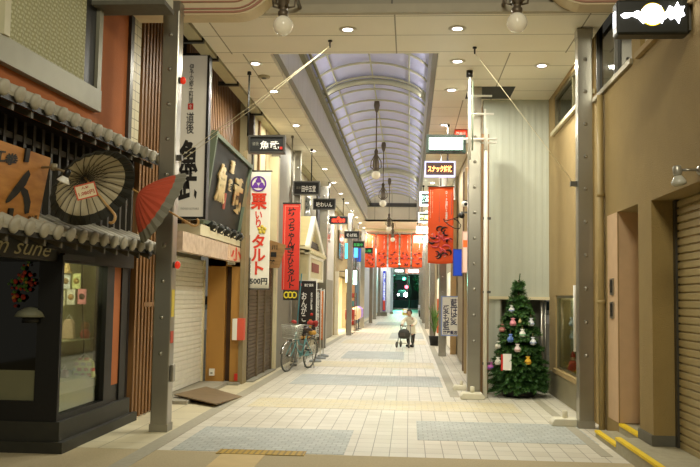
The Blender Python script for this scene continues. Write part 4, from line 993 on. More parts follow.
# red parasol seen from outside
rc = Vector((-2.60, 8.78, 2.50)); rn = Vector((.76, .42, -.47))
_rp = parasol(rc, rn, .435, .30, 'red paper parasol with a grey border seen from outside before the steel column', (('grey_border', .82, 1.0, mat('pewter_paper', '#8b8878', .7)), ('paper', .03, .82, mat('red_paper', '#d0583c', .7, var=.15))), .36, upv=(0, 0, 1))
MB().tube([rc-rn.normalized()*.36, Vector((-3.47, 8.5, 2.75))], .008, 6).build('wall_hook', steel_d, _rp[0])
# wooden plaque
t = thing('wooden_plaque', 'large bare wood plaque with a bold black character on the lattice', 'sign', (-3.45, 7.1, 2.45))
A = [PX(-26, 226, -3.46), PX(38, 222, -3.40), None, PX(-26, 131, -3.34)]
nn = (A[1]-A[0]).cross(A[3]-A[0]).normalized(); nn = nn if nn.x > 0 else -nn
_d = ROT @ Vector((51-350, 233.5-158, -F)); A[2] = Vector((0, 0, CH))+_d*((A[0]-Vector((0, 0, CH))).dot(nn)/_d.dot(nn))
MB().add(A+[p-nn*.04 for p in A], [(0, 1, 2, 3), (7, 6, 5, 4), (0, 4, 5, 1), (1, 5, 6, 2), (2, 6, 7, 3), (3, 7, 4, 0)]).build('board', woodmat('honey_wood', '#a86b2a', '#c98d45', (3, 3, 14), .5), t)
rr = (A[1]-A[0]).normalized(); uu = (A[3]-A[0]); uu = (uu-rr*uu.dot(rr)).normalized()
def on(u, v): 
    d = ROT @ Vector((u-350, 233.5-v, -F)); o_ = Vector((0, 0, CH)); k = (A[0]-o_).dot(nn)/d.dot(nn); return o_+d*k+nn*.006
b = MB()
def stroke(px_, rs):
    pts = [on(*p) for p in px_]; L = []; n_ = len(pts)
    for i, p in enumerate(pts):
        d = (pts[min(i+1, n_-1)]-pts[max(i-1, 0)]).normalized(); s = d.cross(nn).normalized()*rs[i]; L += [p+s, p-s]
    b.add(L, [(2*i, 2*i+1, 2*i+3, 2*i+2) for i in range(n_-1)])
stroke([(29, 172), (24, 180), (16, 190), (8, 199), (5, 202)], [.03, .055, .05, .03, .01]); stroke([(20, 187), (25, 194), (27, 204), (26, 211), (24, 213)], [.02, .045, .055, .05, .01])
b.build('brush_character', ink, t, recalc=False)
text('工', on(0, 156), .16, .09, ink, t, r=rr, u=uu, bold=.03, name='small_character'); text('拳', on(11, 159), .22, .10, ink, t, r=rr, u=uu, bold=.03, name='small_character'); text('中ト店', on(32, 217), .17, .035, ink, t, r=rr, u=uu, bold=.02, name='small_lettering')
for u, v in ((26, 155), (9, 215)): MB().obox(on(u, v), rr*.035, uu*.06, nn*.012).build('mounting_strap', black, t)
MB().obox((A[0]+A[2])/2-nn*.09, rr*.05, uu*.05, nn*.06).build('standoff', black, t)
# clip lamp
p = P(63, 179, 7.22); t = thing('clip_lamp', 'white clip lamp beside the wooden plaque', 'lamp', p)
MB().lathe([(.058, 0), (.056, .012), (.03, .05), (.022, .06)], p-Vector((0, 0, .03)), 18, 0, (.45, 0, 1)).build('shade', white, t)
MB().lathe([(.022, .05), (.03, .06), (.028, .11), (.012, .13)], p-Vector((0, 0, .03)), 14, 0, (.45, 0, 1)).build('socket', black, t)
MB().tube([p+Vector((.03, 0, .06)), p+Vector((-.06, .05, .09)), p+Vector((-.14, .1, .12)), Vector((-3.52, 7.5, p.z+.14))], .012, 6).lathe([(.03, 0), (.03, .06)], p+Vector((-.13, .1, .09)), 10).build('arm', mat('lamp_arm', '#8d8264', .5, .3), t)
# awning lamps / hooks on lower eave end
t = thing('hook_bracket', 'dark metal hook bracket hanging under the end of the lower eave', 'bracket', (-3.2, 10.1, 2.08))
MB().box(-3.5, -3.12, 10.05, 10.12, 2.10, 2.15).tube([(-3.15, 10.08, 2.12), (-3.1, 10.0, 2.05), (-3.13, 9.95, 2.10)], .02, 6).tube([(-3.3, 10.08, 2.12), (-3.25, 10.0, 2.03), (-3.28, 9.95, 2.08)], .02, 6).build('hooks', black, t)
# display window goods
_dl = glow('display_lamp', 'AREA', (-3.74, 8.66, 1.93), 6.5, (1, .92, .68), .16)
_dl.rotation_euler = (Vector((-3.95, 9.7, .9))-Vector((-3.74, 8.66, 1.93))).to_track_quat('-Z', 'Y').to_euler()
tag(MB().box(-4.25, -3.66, 8.62, 9.85, 1.055, 1.07).build('glass_shelf', mat('shelf_glass', '#b9bf9c', .2)), 'thin glass shelf across the display window', 'shelf')
tag(MB().tube([(-3.70, 9.40, 1.95), (-3.69, 9.42, 1.5), (-3.68, 9.5, 1.0), (-3.70, 9.5, .6)], .008, 5).build('power_cord', black), 'black cord hanging inside the display window', 'cord')
b = MB(); vv = []
for i in range(25):
    for j in range(7): vv.append((-4.2+.56*j/6, 8.62+1.4*i/24, .655+.02*math.sin(i*1.1)*math.sin(j*1.7)))
b.add(vv, [(i*7+j, i*7+j+1, (i+1)*7+j+1, (i+1)*7+j) for i in range(24) for j in range(6)], 0, True)
b.box(-4.2, -3.595, 8.6, 10.04, .62, .66).box(-3.605, -3.592, 8.6, 10.04, .53, .66)
tag(b.build('display_cloth', mat('white_cloth', '#d5cfb5', .9)), 'white cloth draped over the display window base', 'cloth')
def cardframe(u, v, c1, c2, label):
    p = P(u, v, 9.3); t = thing('doll_card', label, 'card', p, 'small picture cards in the display window')
    MB().box(p.x-.047, p.x+.047, 9.3, 9.312, p.z-.085, p.z+.085).build('card', mat('cardbg_'+c1[1:], c1, .6), t)
    MB().lathe([(.034, 0), (.034, .004)], (p.x, 9.298, p.z), 14, 0, (0, -1, 0)).build('picture', mat('cardpic_'+c2[1:], c2, .6), t)
    MB().tube([(p.x, 9.306, p.z+.085), (p.x, 9.306, 2.0)], .002, 4).build('string', mat('string', '#8d7d55'), t)
cardframe(66, 281, '#d9dde0', '#8d7550', 'pale blue picture card, upper one nearest the door post'); cardframe(76.5, 281, '#c9cf8f', '#a58a4a', 'yellow green picture card in the upper row')
cardframe(61, 298, '#d9d3b8', '#5f7a8d', 'cream picture card, lower one nearest the door post'); cardframe(71, 297, '#e2e0d2', '#b08a58', 'white picture card in the middle of the lower row'); cardframe(82, 296.5, '#d98a92', '#3d2c24', 'pink picture card at the end of the lower row')
def bag(u, v, Y, w_, h, c, label, name='cloth_pouch'):
    p = P(u, v, Y); x, z = p.x, p.z
    t = thing(name, label, 'pouch', (x, Y, z), 'goods in the display window')
    o = MB().prism([(-w_, 0), (w_, 0), (w_*.85, h*.8), (w_*.45, h), (-w_*.45, h), (-w_*.85, h*.8)], (x, Y, z), (1, 0, 0), (0, 0, 1), (0, .08, 0)).build('body', c, t); bev(o, .015)
    MB().tube([(x-w_*.45, Y+.04, z+h), (x, Y+.04, z+h+.05), (x+w_*.45, Y+.04, z+h)], .006, 5).build('strap', white, t)
    return t
quilt = brickmat('quilted_print', '#c95a3c', '#9fb3c4', '#cdd39a', .075, .06, .012, .5, .8, .2, axes='xzy')
bag(82.5, 377.5, 9.45, .125, .22, quilt, 'multicoloured patterned pouch lying on the white display cloth')
bag(63, 381, 9.1, .04, .12, mat('red_print', '#b98a7d'), 'small pinkish pouch standing on the display cloth')
bag(67, 339, 9.3, .07, .22, mat('pale_pink_cloth', '#dcc0a8', .9), 'pale pink cloth bag on the glass shelf')
p = P(85, 338.5, 9.6); t = thing('doll', 'small brown and red doll sitting on the glass shelf', 'doll', (p.x, 9.6, 1.07))
MB().lathe([(.05, 0), (.06, .05), (.035, .1)], (p.x, 9.6, 1.07), 12).build('body', mat('doll_red', '#a8402f'), t); MB().sphere((p.x, 9.6, 1.21), .05, 14).build('head', mat('doll_brown', '#8d6238'), t)
t = thing('paper_ornament', 'hanging cream paper figure at the top of the display window', 'ornament', P(67, 272, 9.25))
MB().lathe([(.06, 0), (.03, .08), (.035, .12), (.0, .16)], P(67, 273, 9.25), 10).build('figure', mat('paper_tan', '#cdb27c'), t)
# festive hanging in the dark side window
t = thing('festive_wreath', 'colourful red and gold hanging ornament inside the dark side window', 'ornament', (-4.12, 8.41, 1.33))
B = MB(); rnd = random.Random(3)
for k in range(110):
    a = rnd.random()*2-1; z = rnd.random()*2-1
    if abs(a)+abs(z) > 1: continue
    x = -3.92+.14*a+.06*z; y = 8.38+.02*rnd.random(); z = 1.68+.25*z; r = .012+.014*rnd.random()
    B.sphere((x, y, z), r, 8, rnd.randrange(4))
B.build('beadwork', [mat('bead_%d' % i, c, .4) for i, c in enumerate(('#b3321c', '#c98a2a', '#4f7a2c', '#8d1f16'))], t)
MB().tube([(-3.86, 8.40, 1.9), (-3.86, 8.40, 2.02)], .006, 5).build('string', ink, t)
t = thing('festive_headdress', 'pale cap shaped display hanging low inside the dark side window', 'ornament', (-3.95, 8.40, 1.25))
MB().lathe([(.16, 0), (.13, .05), (.06, .09), (.0, .10)], (-3.82, 8.40, 1.34), 14).build('cap', mat('cap_grey', '#77775f'), t)
MB().lathe([(.10, -.06), (.10, 0)], (-3.80, 8.40, 1.34), 12).build('band', black, t)

# ================================================================== white gable shop canopy
t = thing('gabled_canopy', 'cream gabled shop canopy with carved white edges behind the red banner', 'canopy', (-2.7, 23.2, 1.9))
ivory = mat('ivory_paint', '#dfd3a6', .5, var=.06); pale = mat('pale_carving', '#efe9d2', .5)
def gp_(y, z): return (y, z)
ap = (22.6, 3.72); bl = (21.3, 2.86); br_ = (25.2, 2.86)
MB().prism([bl, br_, ap], (-3.12, 0, 0), (0, 1, 0), (0, 0, 1), (.48, 0, 0)).build('gable_wall', mat('gable_yellow', '#c9b676', .6), t)
for a, c in ((bl, ap), (ap, br_)):
    e = MB(); L = 12
    for i in range(L):
        p0 = (a[0]+(c[0]-a[0])*i/L, a[1]+(c[1]-a[1])*i/L); p1 = (a[0]+(c[0]-a[0])*(i+1)/L, a[1]+(c[1]-a[1])*(i+1)/L)
        e.prism([(p0[0], p0[1]-.17), ((p0[0]+p1[0])/2, (p0[1]+p1[1])/2-.26), (p1[0], p1[1]-.17), (p1[0], p1[1]), (p0[0], p0[1])], (-2.64, 0, 0), (0, 1, 0), (0, 0, 1), (.12, 0, 0))
    e.build('carved_bargeboard', pale, t)
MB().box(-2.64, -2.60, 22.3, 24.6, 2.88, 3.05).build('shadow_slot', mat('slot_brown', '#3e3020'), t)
MB().prism([(0, 0), (.62, -.12), (.62, -.17), (0, -.09)], (-3.12, 21.2, 2.92), (1, 0, 0), (0, 0, 1), (0, 4.1, 0)).build('pent_roof', ivory, t)
y = 21.3
while y < 25.2: MB().box(-2.84, -2.46, y, y+.12, 2.68, 2.74).build('rafter_end', ivory, t); y += .34
MB().box(-3.12, -2.56, 21.5, 25.0, 1.98, 2.66).build('lamp_box', ivory, t)
e = MB(); 
e.box(-2.56, -2.53, 21.5, 25.0, 1.98, 2.06).box(-2.56, -2.53, 21.5, 25.0, 2.58, 2.66).box(-2.56, -2.53, 21.5, 21.75, 2.06, 2.58).box(-2.56, -2.53, 24.75, 25.0, 2.06, 2.58); e.build('moulding', pale, t)
xf = P(306, 262, 21.5).x
MB().box(-2.80, -2.60, 21.48, 21.5, 2.15, 2.5).build('picture_surround', mat('ivory2', '#d8c99a'), t)
MB().box(-2.556, -2.545, 22.2, 23.9, 2.22, 2.46).build('picture', mat('picture_red', '#8d3a22', var=.5, scale=8), t)

# ================================================================== bicycle
def bicycle():
    t = thing('bicycle', 'pale blue town bicycle with a wire basket parked against the shop fronts', 'bicycle', (0, 0, 0))
    fr_ = mat('teal_frame', '#6fa6a8', .35, .3); tyre = mat('tyre', '#4a4a44', .7); chrome = mat('chrome', '#b9b9b2', .2, .9)
    R_ = .325; WB = 1.08
    for nm, y in (('front_wheel', WB), ('rear_wheel', 0.)):
        b = MB().tube([(0, y+R_*math.cos(a*pi/20), .335+R_*math.sin(a*pi/20)) for a in range(40)], .017, 8, closed=True); wv = b.build(nm, tyre, t)
        MB().tube([(0, y+(R_-.022)*math.cos(a*pi/20), .335+(R_-.022)*math.sin(a*pi/20)) for a in range(40)], .010, 6, closed=True).build('rim', chrome, wv)
        s = MB()
        for k in range(28):
            a = 2*pi*k/28; s.tube([((.02 if k % 2 else -.02), y, .335), (0, y+(R_-.02)*math.cos(a), .335+(R_-.02)*math.sin(a))], .0016, 4)
        s.build('spokes', chrome, wv); MB().tube([(-.045, y, .335), (.045, y, .335)], .02, 10).build('hub', chrome, wv)
        f = MB(); vv = []
        a0, a1 = (-.15*pi, .95*pi) if y == 0 else (.05*pi, 1.05*pi)
        for i in range(21):
            a = a0+(a1-a0)*i/20
            if y == 0: a = .05*pi+ .97*pi*i/20
            for dx in (-.03, 0, .03): vv.append((dx, y+(R_+.035-abs(dx)*.4)*math.cos(a), .335+(R_+.035-abs(dx)*.4)*math.sin(a)))
        f.add(vv, [(3*i+j, 3*i+j+1, 3*i+j+4, 3*i+j+3) for i in range(20) for j in range(2)], 0, True)
        o = f.build('mudguard', chrome, t, recalc=False); o.modifiers.new('s', 'SOLIDIFY').thickness = .003
    bb = (0, .45, .30); st = (0, .30, .72); ht = (0, .86, .82); hb = (0, .90, .62)
    f = MB().tube([bb, st], .017).tube([(0, .42, .37), (0, .62, .40), hb], .019).tube([(0, .37, .52), (0, .62, .56), ht], .016).tube([ht, hb], .02)
    for s in (-.05, .05): f.tube([(s, 0, .335), (s*.6, .33, .62), (0, .31, .68)], .010, 6).tube([(s, 0, .335), (s*.6, .43, .30)], .011, 6)
    f.build('frame', fr_, t)
    f = MB()
    for s in (-.055, .055): f.tube([(s*.7, .905, .60), (s, .94, .52), (s, 1.06, .37), (s, WB, .335)], .012, 6)
    f.build('fork', fr_, t)
    MB().tube([st, (0, .28, .84)], .013).build('seat_post', chrome, t)
    s = MB(); s.lathe([(.0, 0), (.09, .01), (.10, .04), (.06, .07), (0, .075)], (0, .24, .83), 16); s.tube([(0, .28, .875), (0, .50, .875)], [.06, .022], 10); s.build('saddle', mat('saddle', '#3a2a22', .5), t)
    MB().tube([ht, (0, .83, .98)], .013).build('stem', chrome, t)
    h = MB().tube([(-.27, .60, .99), (-.24, .72, 1.0), (-.1, .83, .99), (.1, .83, .99), (.24, .72, 1.0), (.27, .60, .99)], .011, 8); h.build('handlebar', chrome, t)
    for s in (-1, 1): MB().tube([(s*.27, .60, .99), (s*.275, .48, .985)], .017, 8).build('grip', black, t)
    # basket
    b = MB(); z0, z1 = .70, .97; 
    def rect(z, k): return [(-.19*k, .90, z), (.19*k, .90, z), (.19*k, .90+.27*k+.03, z), (-.19*k, .90+.27*k+.03, z)]
    for i in range(7):
        k = .80+.2*i/6; z = z0+(z1-z0)*i/6; b.tube(rect(z, k), .004 if 0 < i < 6 else .007, 5, closed=True)
    lo, hi = rect(z0, .8), rect(z1, 1.0)
    for e_ in range(4):
        for j in range(9):
            f0 = j/9; p0 = Vector(lo[e_]).lerp(Vector(lo[(e_+1) % 4]), f0); p1 = Vector(hi[e_]).lerp(Vector(hi[(e_+1) % 4]), f0); b.tube([p0, p1], .003, 4)
    for j in range(6): b.tube([Vector(lo[0]).lerp(Vector(lo[1]), j/5), Vector(lo[3]).lerp(Vector(lo[2]), j/5)], .003, 4)
    b.build('basket', mat('basket_wire', '#c9c8b8', .35, .6), t)
    MB().tube([(0, .90, .78), (0, .93, .72)], .02).build('basket_bracket', chrome, t)
    MB().lathe([(.035, 0), (.045, .05), (.03, .08)], (0, 1.0, .64), 12, 0, (0, -1, 0)).build('head_lamp', chrome, t)
    r = MB()
    for s in (-.07, .07): r.tube([(s, -.22, .72), (s, .22, .72)], .007, 6).tube([(s, -.14, .72), (s*.9, 0, .345)], .006, 5)
    for y in (-.22, -.1, .02, .14, .22): r.tube([(-.07, y, .72), (.07, y, .72)], .006, 5)
    r.build('rear_rack', chrome, t)
    MB().lathe([(.09, -.006), (.09, .006)], (.04, .45, .30), 18, 0, (1, 0, 0)).build('chainring', chrome, t)
    MB().box(.03, .05, -.03, .5, .27, .37).build('chain_guard', fr_, t)
    c = MB().tube([(.06, .45, .30), (.075, .52, .16)], .009, 6).tube([(-.06, .45, .30), (-.075, .38, .44)], .009, 6).tube([(.06, .45, .3), (-.06, .45, .3)], .012, 6); c.build('crank', chrome, t)
    MB().box(.07, .16, .47, .57, .145, .17).build('pedal', black, t); MB().box(-.16, -.07, .33, .43, .43, .455).build('pedal', black, t)
    MB().tube([(-.06, .02, .33), (-.12, -.04, .01)], .009, 6).tube([(.06, .02, .33), (.12, -.04, .01)], .009, 6).tube([(-.12, -.04, .012), (.12, -.04, .012)], .009, 6).build('kickstand', chrome, t)
    MB().lathe([(.022, 0), (.022, .015)], (0, -.30, .55), 10, 0, (0, -1, 0)).build('reflector', red, t)
    return t
bk = bicycle(); bk.location = (-2.20, 18.85, 0)
bk.rotation_euler = (0, 0, math.atan2(.36, 1.02)+pi)   # local +Y (front) turned towards the camera side
bk.rotation_euler = (0, math.radians(-6), pi-math.atan2(.34, 1.03))
bkM = Matrix.Translation(bk.location) @ bk.rotation_euler.to_matrix().to_4x4()
def onb(x, y, z): return bkM @ Vector((x, y, z))
p = onb(-.02, .95, .96)
t = thing('cloth_cover', 'red patterned cloth tied over the bicycle handlebar', 'cloth', p)
b = MB(); rnd = random.Random(5)
for dx, dy, dz, r in ((-.26, .5, 1.01, .07), (-.2, .6, 1.04, .075), (-.3, .56, 1.06, .06), (.18, .6, 1.0, .055), (.24, .52, 1.0, .06)): b.sphere(onb(dx, dy, dz), r, 12, 0, .8)
b.build('cloth', mat('red_print2', '#a8362c', .8, var=.5, scale=40), t)
t = thing('parcel', 'small tan and yellow parcel on the bicycle rear rack', 'parcel', onb(0, 0, .73))
for s in (-.06, .02, .1): MB().sphere(onb(0, s-.02, .78), .055, 12).build('bun', mat('bun_yellow', '#c99a3d', .6), t)
MB().box(*sorted((onb(-.07, -.1, 0).x, onb(.07, .14, 0).x)), *sorted((onb(0, -.1, 0).y, onb(0, .14, 0).y)), .722, .745).build('tray', mat('tray_dark', '#4a3626'), t)
t = thing('blue_rod', 'teal painted rod standing upright behind the bicycle', 'pole', (-2.55, 19.3, 0))
MB().tube([(-2.6, 19.3, 0), (-2.45, 19.3, 2.1)], .014, 8).build('rod', mat('teal_rod', '#4d8f98', .5), t); MB().lathe([(.08, 0), (.08, .05)], (-2.6, 19.3, 0), 12).build('foot', greyd, t)

# ================================================================== Christmas tree
def tree(cx, cy, H_, label):
    t = thing('christmas_tree', label, 'tree', (cx, cy, 0))
    rnd = random.Random(11)
    greens = [mat('needle_%d' % i, c, .6, var=.3, scale=30) for i, c in enumerate(('#2b5220', '#3d6a2a', '#557f38', '#23451d'))]
    MB().tube([(cx, cy, .05), (cx, cy, H_*.97)], [.035, .01], 8).build('trunk', mat('tree_trunk', '#4a3520', .8), t)
    B = MB(); z = .22
    def branch(p0, d, L, fat):
        d = d.normalized(); side = d.cross(Vector((0, 0, 1))).normalized(); up = side.cross(d)
        n = int(L/.016)+6
        for k in range(n):
            s = k/n; p = p0+d*(L*s)+Vector((0, 0, -.05*L*s*s))
            for j in range(5):
                a = rnd.random()*2*pi; o = (side*math.cos(a)+up*math.sin(a)*.8); l = fat*(1.1-.45*s)*(.7+.6*rnd.random())
                tip = p+(o*.8+d*.75).normalized()*l; wv = o.cross(d).normalized()*.0055
                B.add([p-wv, p+wv, tip+wv*.5, tip-wv*.5], [(0, 1, 2, 3)], rnd.choice((0, 0, 1, 1, 2, 3)))
    while z < H_*.96:
        f = 1-(z-.22)/(H_-.22); R_ = .555*min(f, .93)**.85+.02
        n = max(5, int(19*f)+5)
        for k in range(n):
            a = 2*pi*k/n+rnd.random()*.5; L = R_*(.78+.28*rnd.random()); d = Vector((math.cos(a), math.sin(a), .28-.42*f+rnd.uniform(-.12, .12)))
            branch(Vector((cx, cy, z+rnd.uniform(-.04, .04))), d, L, .075)
            if L > .2:
                for q in (-.55, .55):
                    d2 = Vector((math.cos(a+q), math.sin(a+q), d.z)); branch(Vector((cx, cy, z))+d.normalized()*L*.45, d2, L*.5, .065)
        z += .075+.03*f
    branch(Vector((cx, cy, H_*.92)), Vector((.12, 0, 1)), H_*.11, .025)
    o = B.build('foliage', greens, t, recalc=False)
    b = MB().lathe([(.24, 0), (.28, .05), (.26, .2), (.18, .27), (.05, .30)], (cx, cy, 0), 18); b.build('base_cover', mat('black_bag', '#15140f', .6), t)
    return t
TX, TY = P(518.5, 396, 14.3).x, 14.3
tree(TX, TY, 1.97, 'dark green Christmas tree with pouch ornaments standing in the nook')
orn = [(512, 309, '#e3e0dc', '#8d9fd8', 'white and blue pouch ornament highest on the Christmas tree'), (513, 322, '#d9909a', '#c97a86', 'pink pouch ornament just under the topmost one'),
       (502.5, 328, '#c97a72', '#d9a08d', 'small rose pouch ornament at the tree edge nearest the pipe'), (531, 322, '#dcdce2', '#9aa6d2', 'pale lilac pouch ornament high at the tree edge nearest the window'),
       (522.5, 333, '#e6e4da', '#5fb07d', 'white pouch ornament with a green base in the tree middle'), (510.5, 338, '#6f8fd6', '#4f6fbe', 'small blue pouch ornament in the tree middle'),
       (533, 341, '#dfe0e6', '#8fa0d0', 'white pouch ornament beside the tree edge nearest the window'), (498.5, 345, '#e4e0d0', '#c9c3ae', 'cream pouch ornament at the tree edge nearest the pipe'),
       (517.5, 348, '#e4d3cf', '#d6a8a8', 'pale pink pouch ornament in the centre of the tree'), (498, 361, '#e6e3d5', '#c9c5b4', 'white pouch ornament beside the red and white card'),
       (528, 360.5, '#d9a92c', '#b9861c', 'golden yellow pouch ornament low on the tree'), (490.5, 366, '#c86ab0', '#7d5fd0', 'magenta pouch ornament lowest at the tree edge'), (520, 321, '#d8c98d', '#b3a05a', 'tiny gold pouch ornament near the tree top')]
for i, (u, v, c1, c2, lb) in enumerate(orn):
    d = 1-(397-v)/115*.8; dx = (P(u, v, 14).x-TX)
    rad = .56*max(.1, (v-282)/115)**.85; yy = TY-math.sqrt(max(.0, rad*rad-dx*dx))*.92-.05
    p = P(u, v, yy); s = .066 if i != 12 else .035
    t = thing('pouch_ornament', lb, 'ornament', p-Vector((0, 0, s)), 'pouch ornaments on the Christmas tree')
    MB().lathe([(.0, -1*s), (.6*s, -.95*s), (.85*s, -.5*s), (.7*s, .1*s), (.32*s, .5*s)], p, 12).build('pouch', mat('pouch_%d' % i, c1, .7, var=.15, scale=30), t)
    MB().lathe([(.33*s, .45*s), (.3*s, .55*s), (.6*s, .95*s), (.0, .98*s)], p, 12).build('gathered_top', mat('pouch_%d' % i, ''), t)
    MB().lathe([(.87*s, -.55*s), (.88*s, -.3*s)], p, 12).build('band', mat('pouchband_%d' % i, c2, .7), t)
    MB().tube([p+Vector((0, 0, .9*s)), p+Vector((0, .04, 1.9*s))], .003, 4).build('loop', mat('string', ''), t)
Yc = 13.85
a, c = P(501, 370, Yc), P(511.5, 354, Yc); t = thing('greeting_card', 'white card with a red edge hanging on the Christmas tree', 'card', (a.x, Yc, a.z))
MB().box(a.x+.03, c.x, Yc, Yc+.006, a.z, c.z).build('card', mat('card_white', '#eeebe2', .6), t); MB().box(a.x-.0, a.x+.03, Yc-.002, Yc+.006, a.z-.01, c.z-.01).build('red_edge', red, t)
# tinsel and goods in display window
b = MB(); rnd = random.Random(9)
for k in range(420):
    y = rnd.uniform(11.7, 14.25); x = 2.56+.04*math.sin(y*9)+rnd.uniform(-.05, .05); z = .51+.05*math.sin(y*7)+rnd.uniform(-.035, .06); d = Vector((rnd.uniform(-1, 1), rnd.uniform(-1, 1), rnd.uniform(-1, 1))).normalized()*.03
    e = d.orthogonal().normalized()*.005; b.add([(x, y, z)-e if False else Vector((x, y, z))-e, Vector((x, y, z))+e, Vector((x, y, z))+d], [(0, 1, 2)])
o = b.build('gold_tinsel', mat('tinsel', '#c9a53a', .25, .8), recalc=False); tag(o, 'gold tinsel garland along the display window sill', 'tinsel', kind='stuff')
for u, v, c, lb in ((572.5, 322, '#b9c3de', 'upper pale blue pouch hanging in the display window'), (573, 335, '#c3cbe2', 'lower pale blue pouch hanging in the display window')):
    p = PX(u, v, 2.58); t = thing('pouch_ornament', lb, 'ornament', p, 'pouches in the display window')
    MB().lathe([(0, -.07), (.05, -.06), (.06, -.02), (.025, .04), (.05, .07)], p, 12).build('pouch', mat('pouch_ice', c), t); MB().tube([p+Vector((0, 0, .06)), p+Vector((0, 0, .2))], .003, 4).build('loop', mat('string', ''), t)
p = PX(573, 374, 2.58); t = thing('santa_figure', 'small red figure standing in the display window', 'figure', (2.58, p.y, .47))
MB().lathe([(.08, 0), (.09, .05), (.05, .16), (.03, .18)], (2.58, p.y, .47), 12).build('body', red, t); MB().sphere((2.58, p.y, .68), .045, 12).build('head', mat('doll_skin', '#d8b08a'), t); MB().lathe([(.05, 0), (.0, .1)], (2.58, p.y, .70), 10).build('hat', red, t)

# ================================================================== potted plant
px_, py_ = .86, 28.6
t = thing('potted_plant', 'tall potted plant with sword leaves in a black pot', 'plant', (px_, py_, 0))
MB().lathe([(.14, 0), (.19, .3), (.2, .32), (.18, .32), (.15, .28), (0, .27)], (px_, py_, 0), 18).build('pot', mat('black_pot', '#1c1b18', .5), t)
b = MB(); rnd = random.Random(4)
for k in range(46):
    a = rnd.random()*2*pi; L = rnd.uniform(.6, 1.05); sp = rnd.uniform(.1, .42); prev = None; vv = []; dv = Vector((math.cos(a), math.sin(a), 0)); sd_ = Vector((-dv.y, dv.x, 0))
    base = Vector((px_, py_, .28+rnd.uniform(0, .35)))
    for i in range(6):
        s = i/5; p = base+dv*(sp*s**1.4)+Vector((0, 0, L*(s-.28*sp*s*s*2))); wv = .022*math.sin(pi*(.12+.86*s)); vv += [p-sd_*wv, p+sd_*wv]
    b.add(vv, [(2*i, 2*i+1, 2*i+3, 2*i+2) for i in range(5)], 0, True)
b.build('leaves', mat('sword_leaf', '#5f8038', .5, var=.35, scale=12), t, recalc=False)
MB().tube([(px_, py_, .2), (px_+.02, py_, .7)], .025, 8).build('stem', mat('plant_stem', '#6b5a38'), t)
t = thing('upright_banner', 'narrow orange banner standing behind the potted plant', 'banner', (.98, 30.2, 0))
MB().box(.99, 1.17, 30.2, 30.212, .35, 1.55).build('cloth', mat('nobori_orange2', '#e2672c', .8), t); MB().tube([(1.18, 30.2, 0), (1.18, 30.2, 1.65)], .012, 6).build('pole', white, t); MB().lathe([(.12, 0), (.12, .04)], (1.18, 30.2, 0), 12).build('base', greyd, t)

# ================================================================== person with a walker
def skin(name, joints, edges, m, parent, lv=2):
    me = bpy.data.meshes.new(name); me.from_pydata([j[0] for j in joints], edges, []); o = bpy.data.objects.new(name, me); COL.objects.link(o)
    md = o.modifiers.new('skin', 'SKIN'); md.use_smooth_shade = True; md.branch_smoothing = .6
    for i, j in enumerate(joints):
        r = j[1]; me.skin_vertices[0].data[i].radius = r if isinstance(r, tuple) else (r, r); me.skin_vertices[0].data[i].use_root = (i == 0)
    sb = o.modifiers.new('sub', 'SUBSURF'); sb.levels = lv; sb.render_levels = lv
    dg = bpy.context.evaluated_depsgraph_get(); me2 = bpy.data.meshes.new_from_object(o.evaluated_get(dg)); me2.name = name
    bpy.data.objects.remove(o); me2.materials.clear(); me2.materials.append(m)
    for p in me2.polygons: p.use_smooth = True
    o = bpy.data.objects.new(name, me2); COL.objects.link(o); o.parent = parent
    return o
sk = mat('skin_tone', '#c99f80', .55); coat = mat('cream_coat', '#e6dec5', .8, var=.06); trous = mat('dark_trousers', '#2b2a26', .8); hairm = mat('dark_hair', '#221a14', .6)
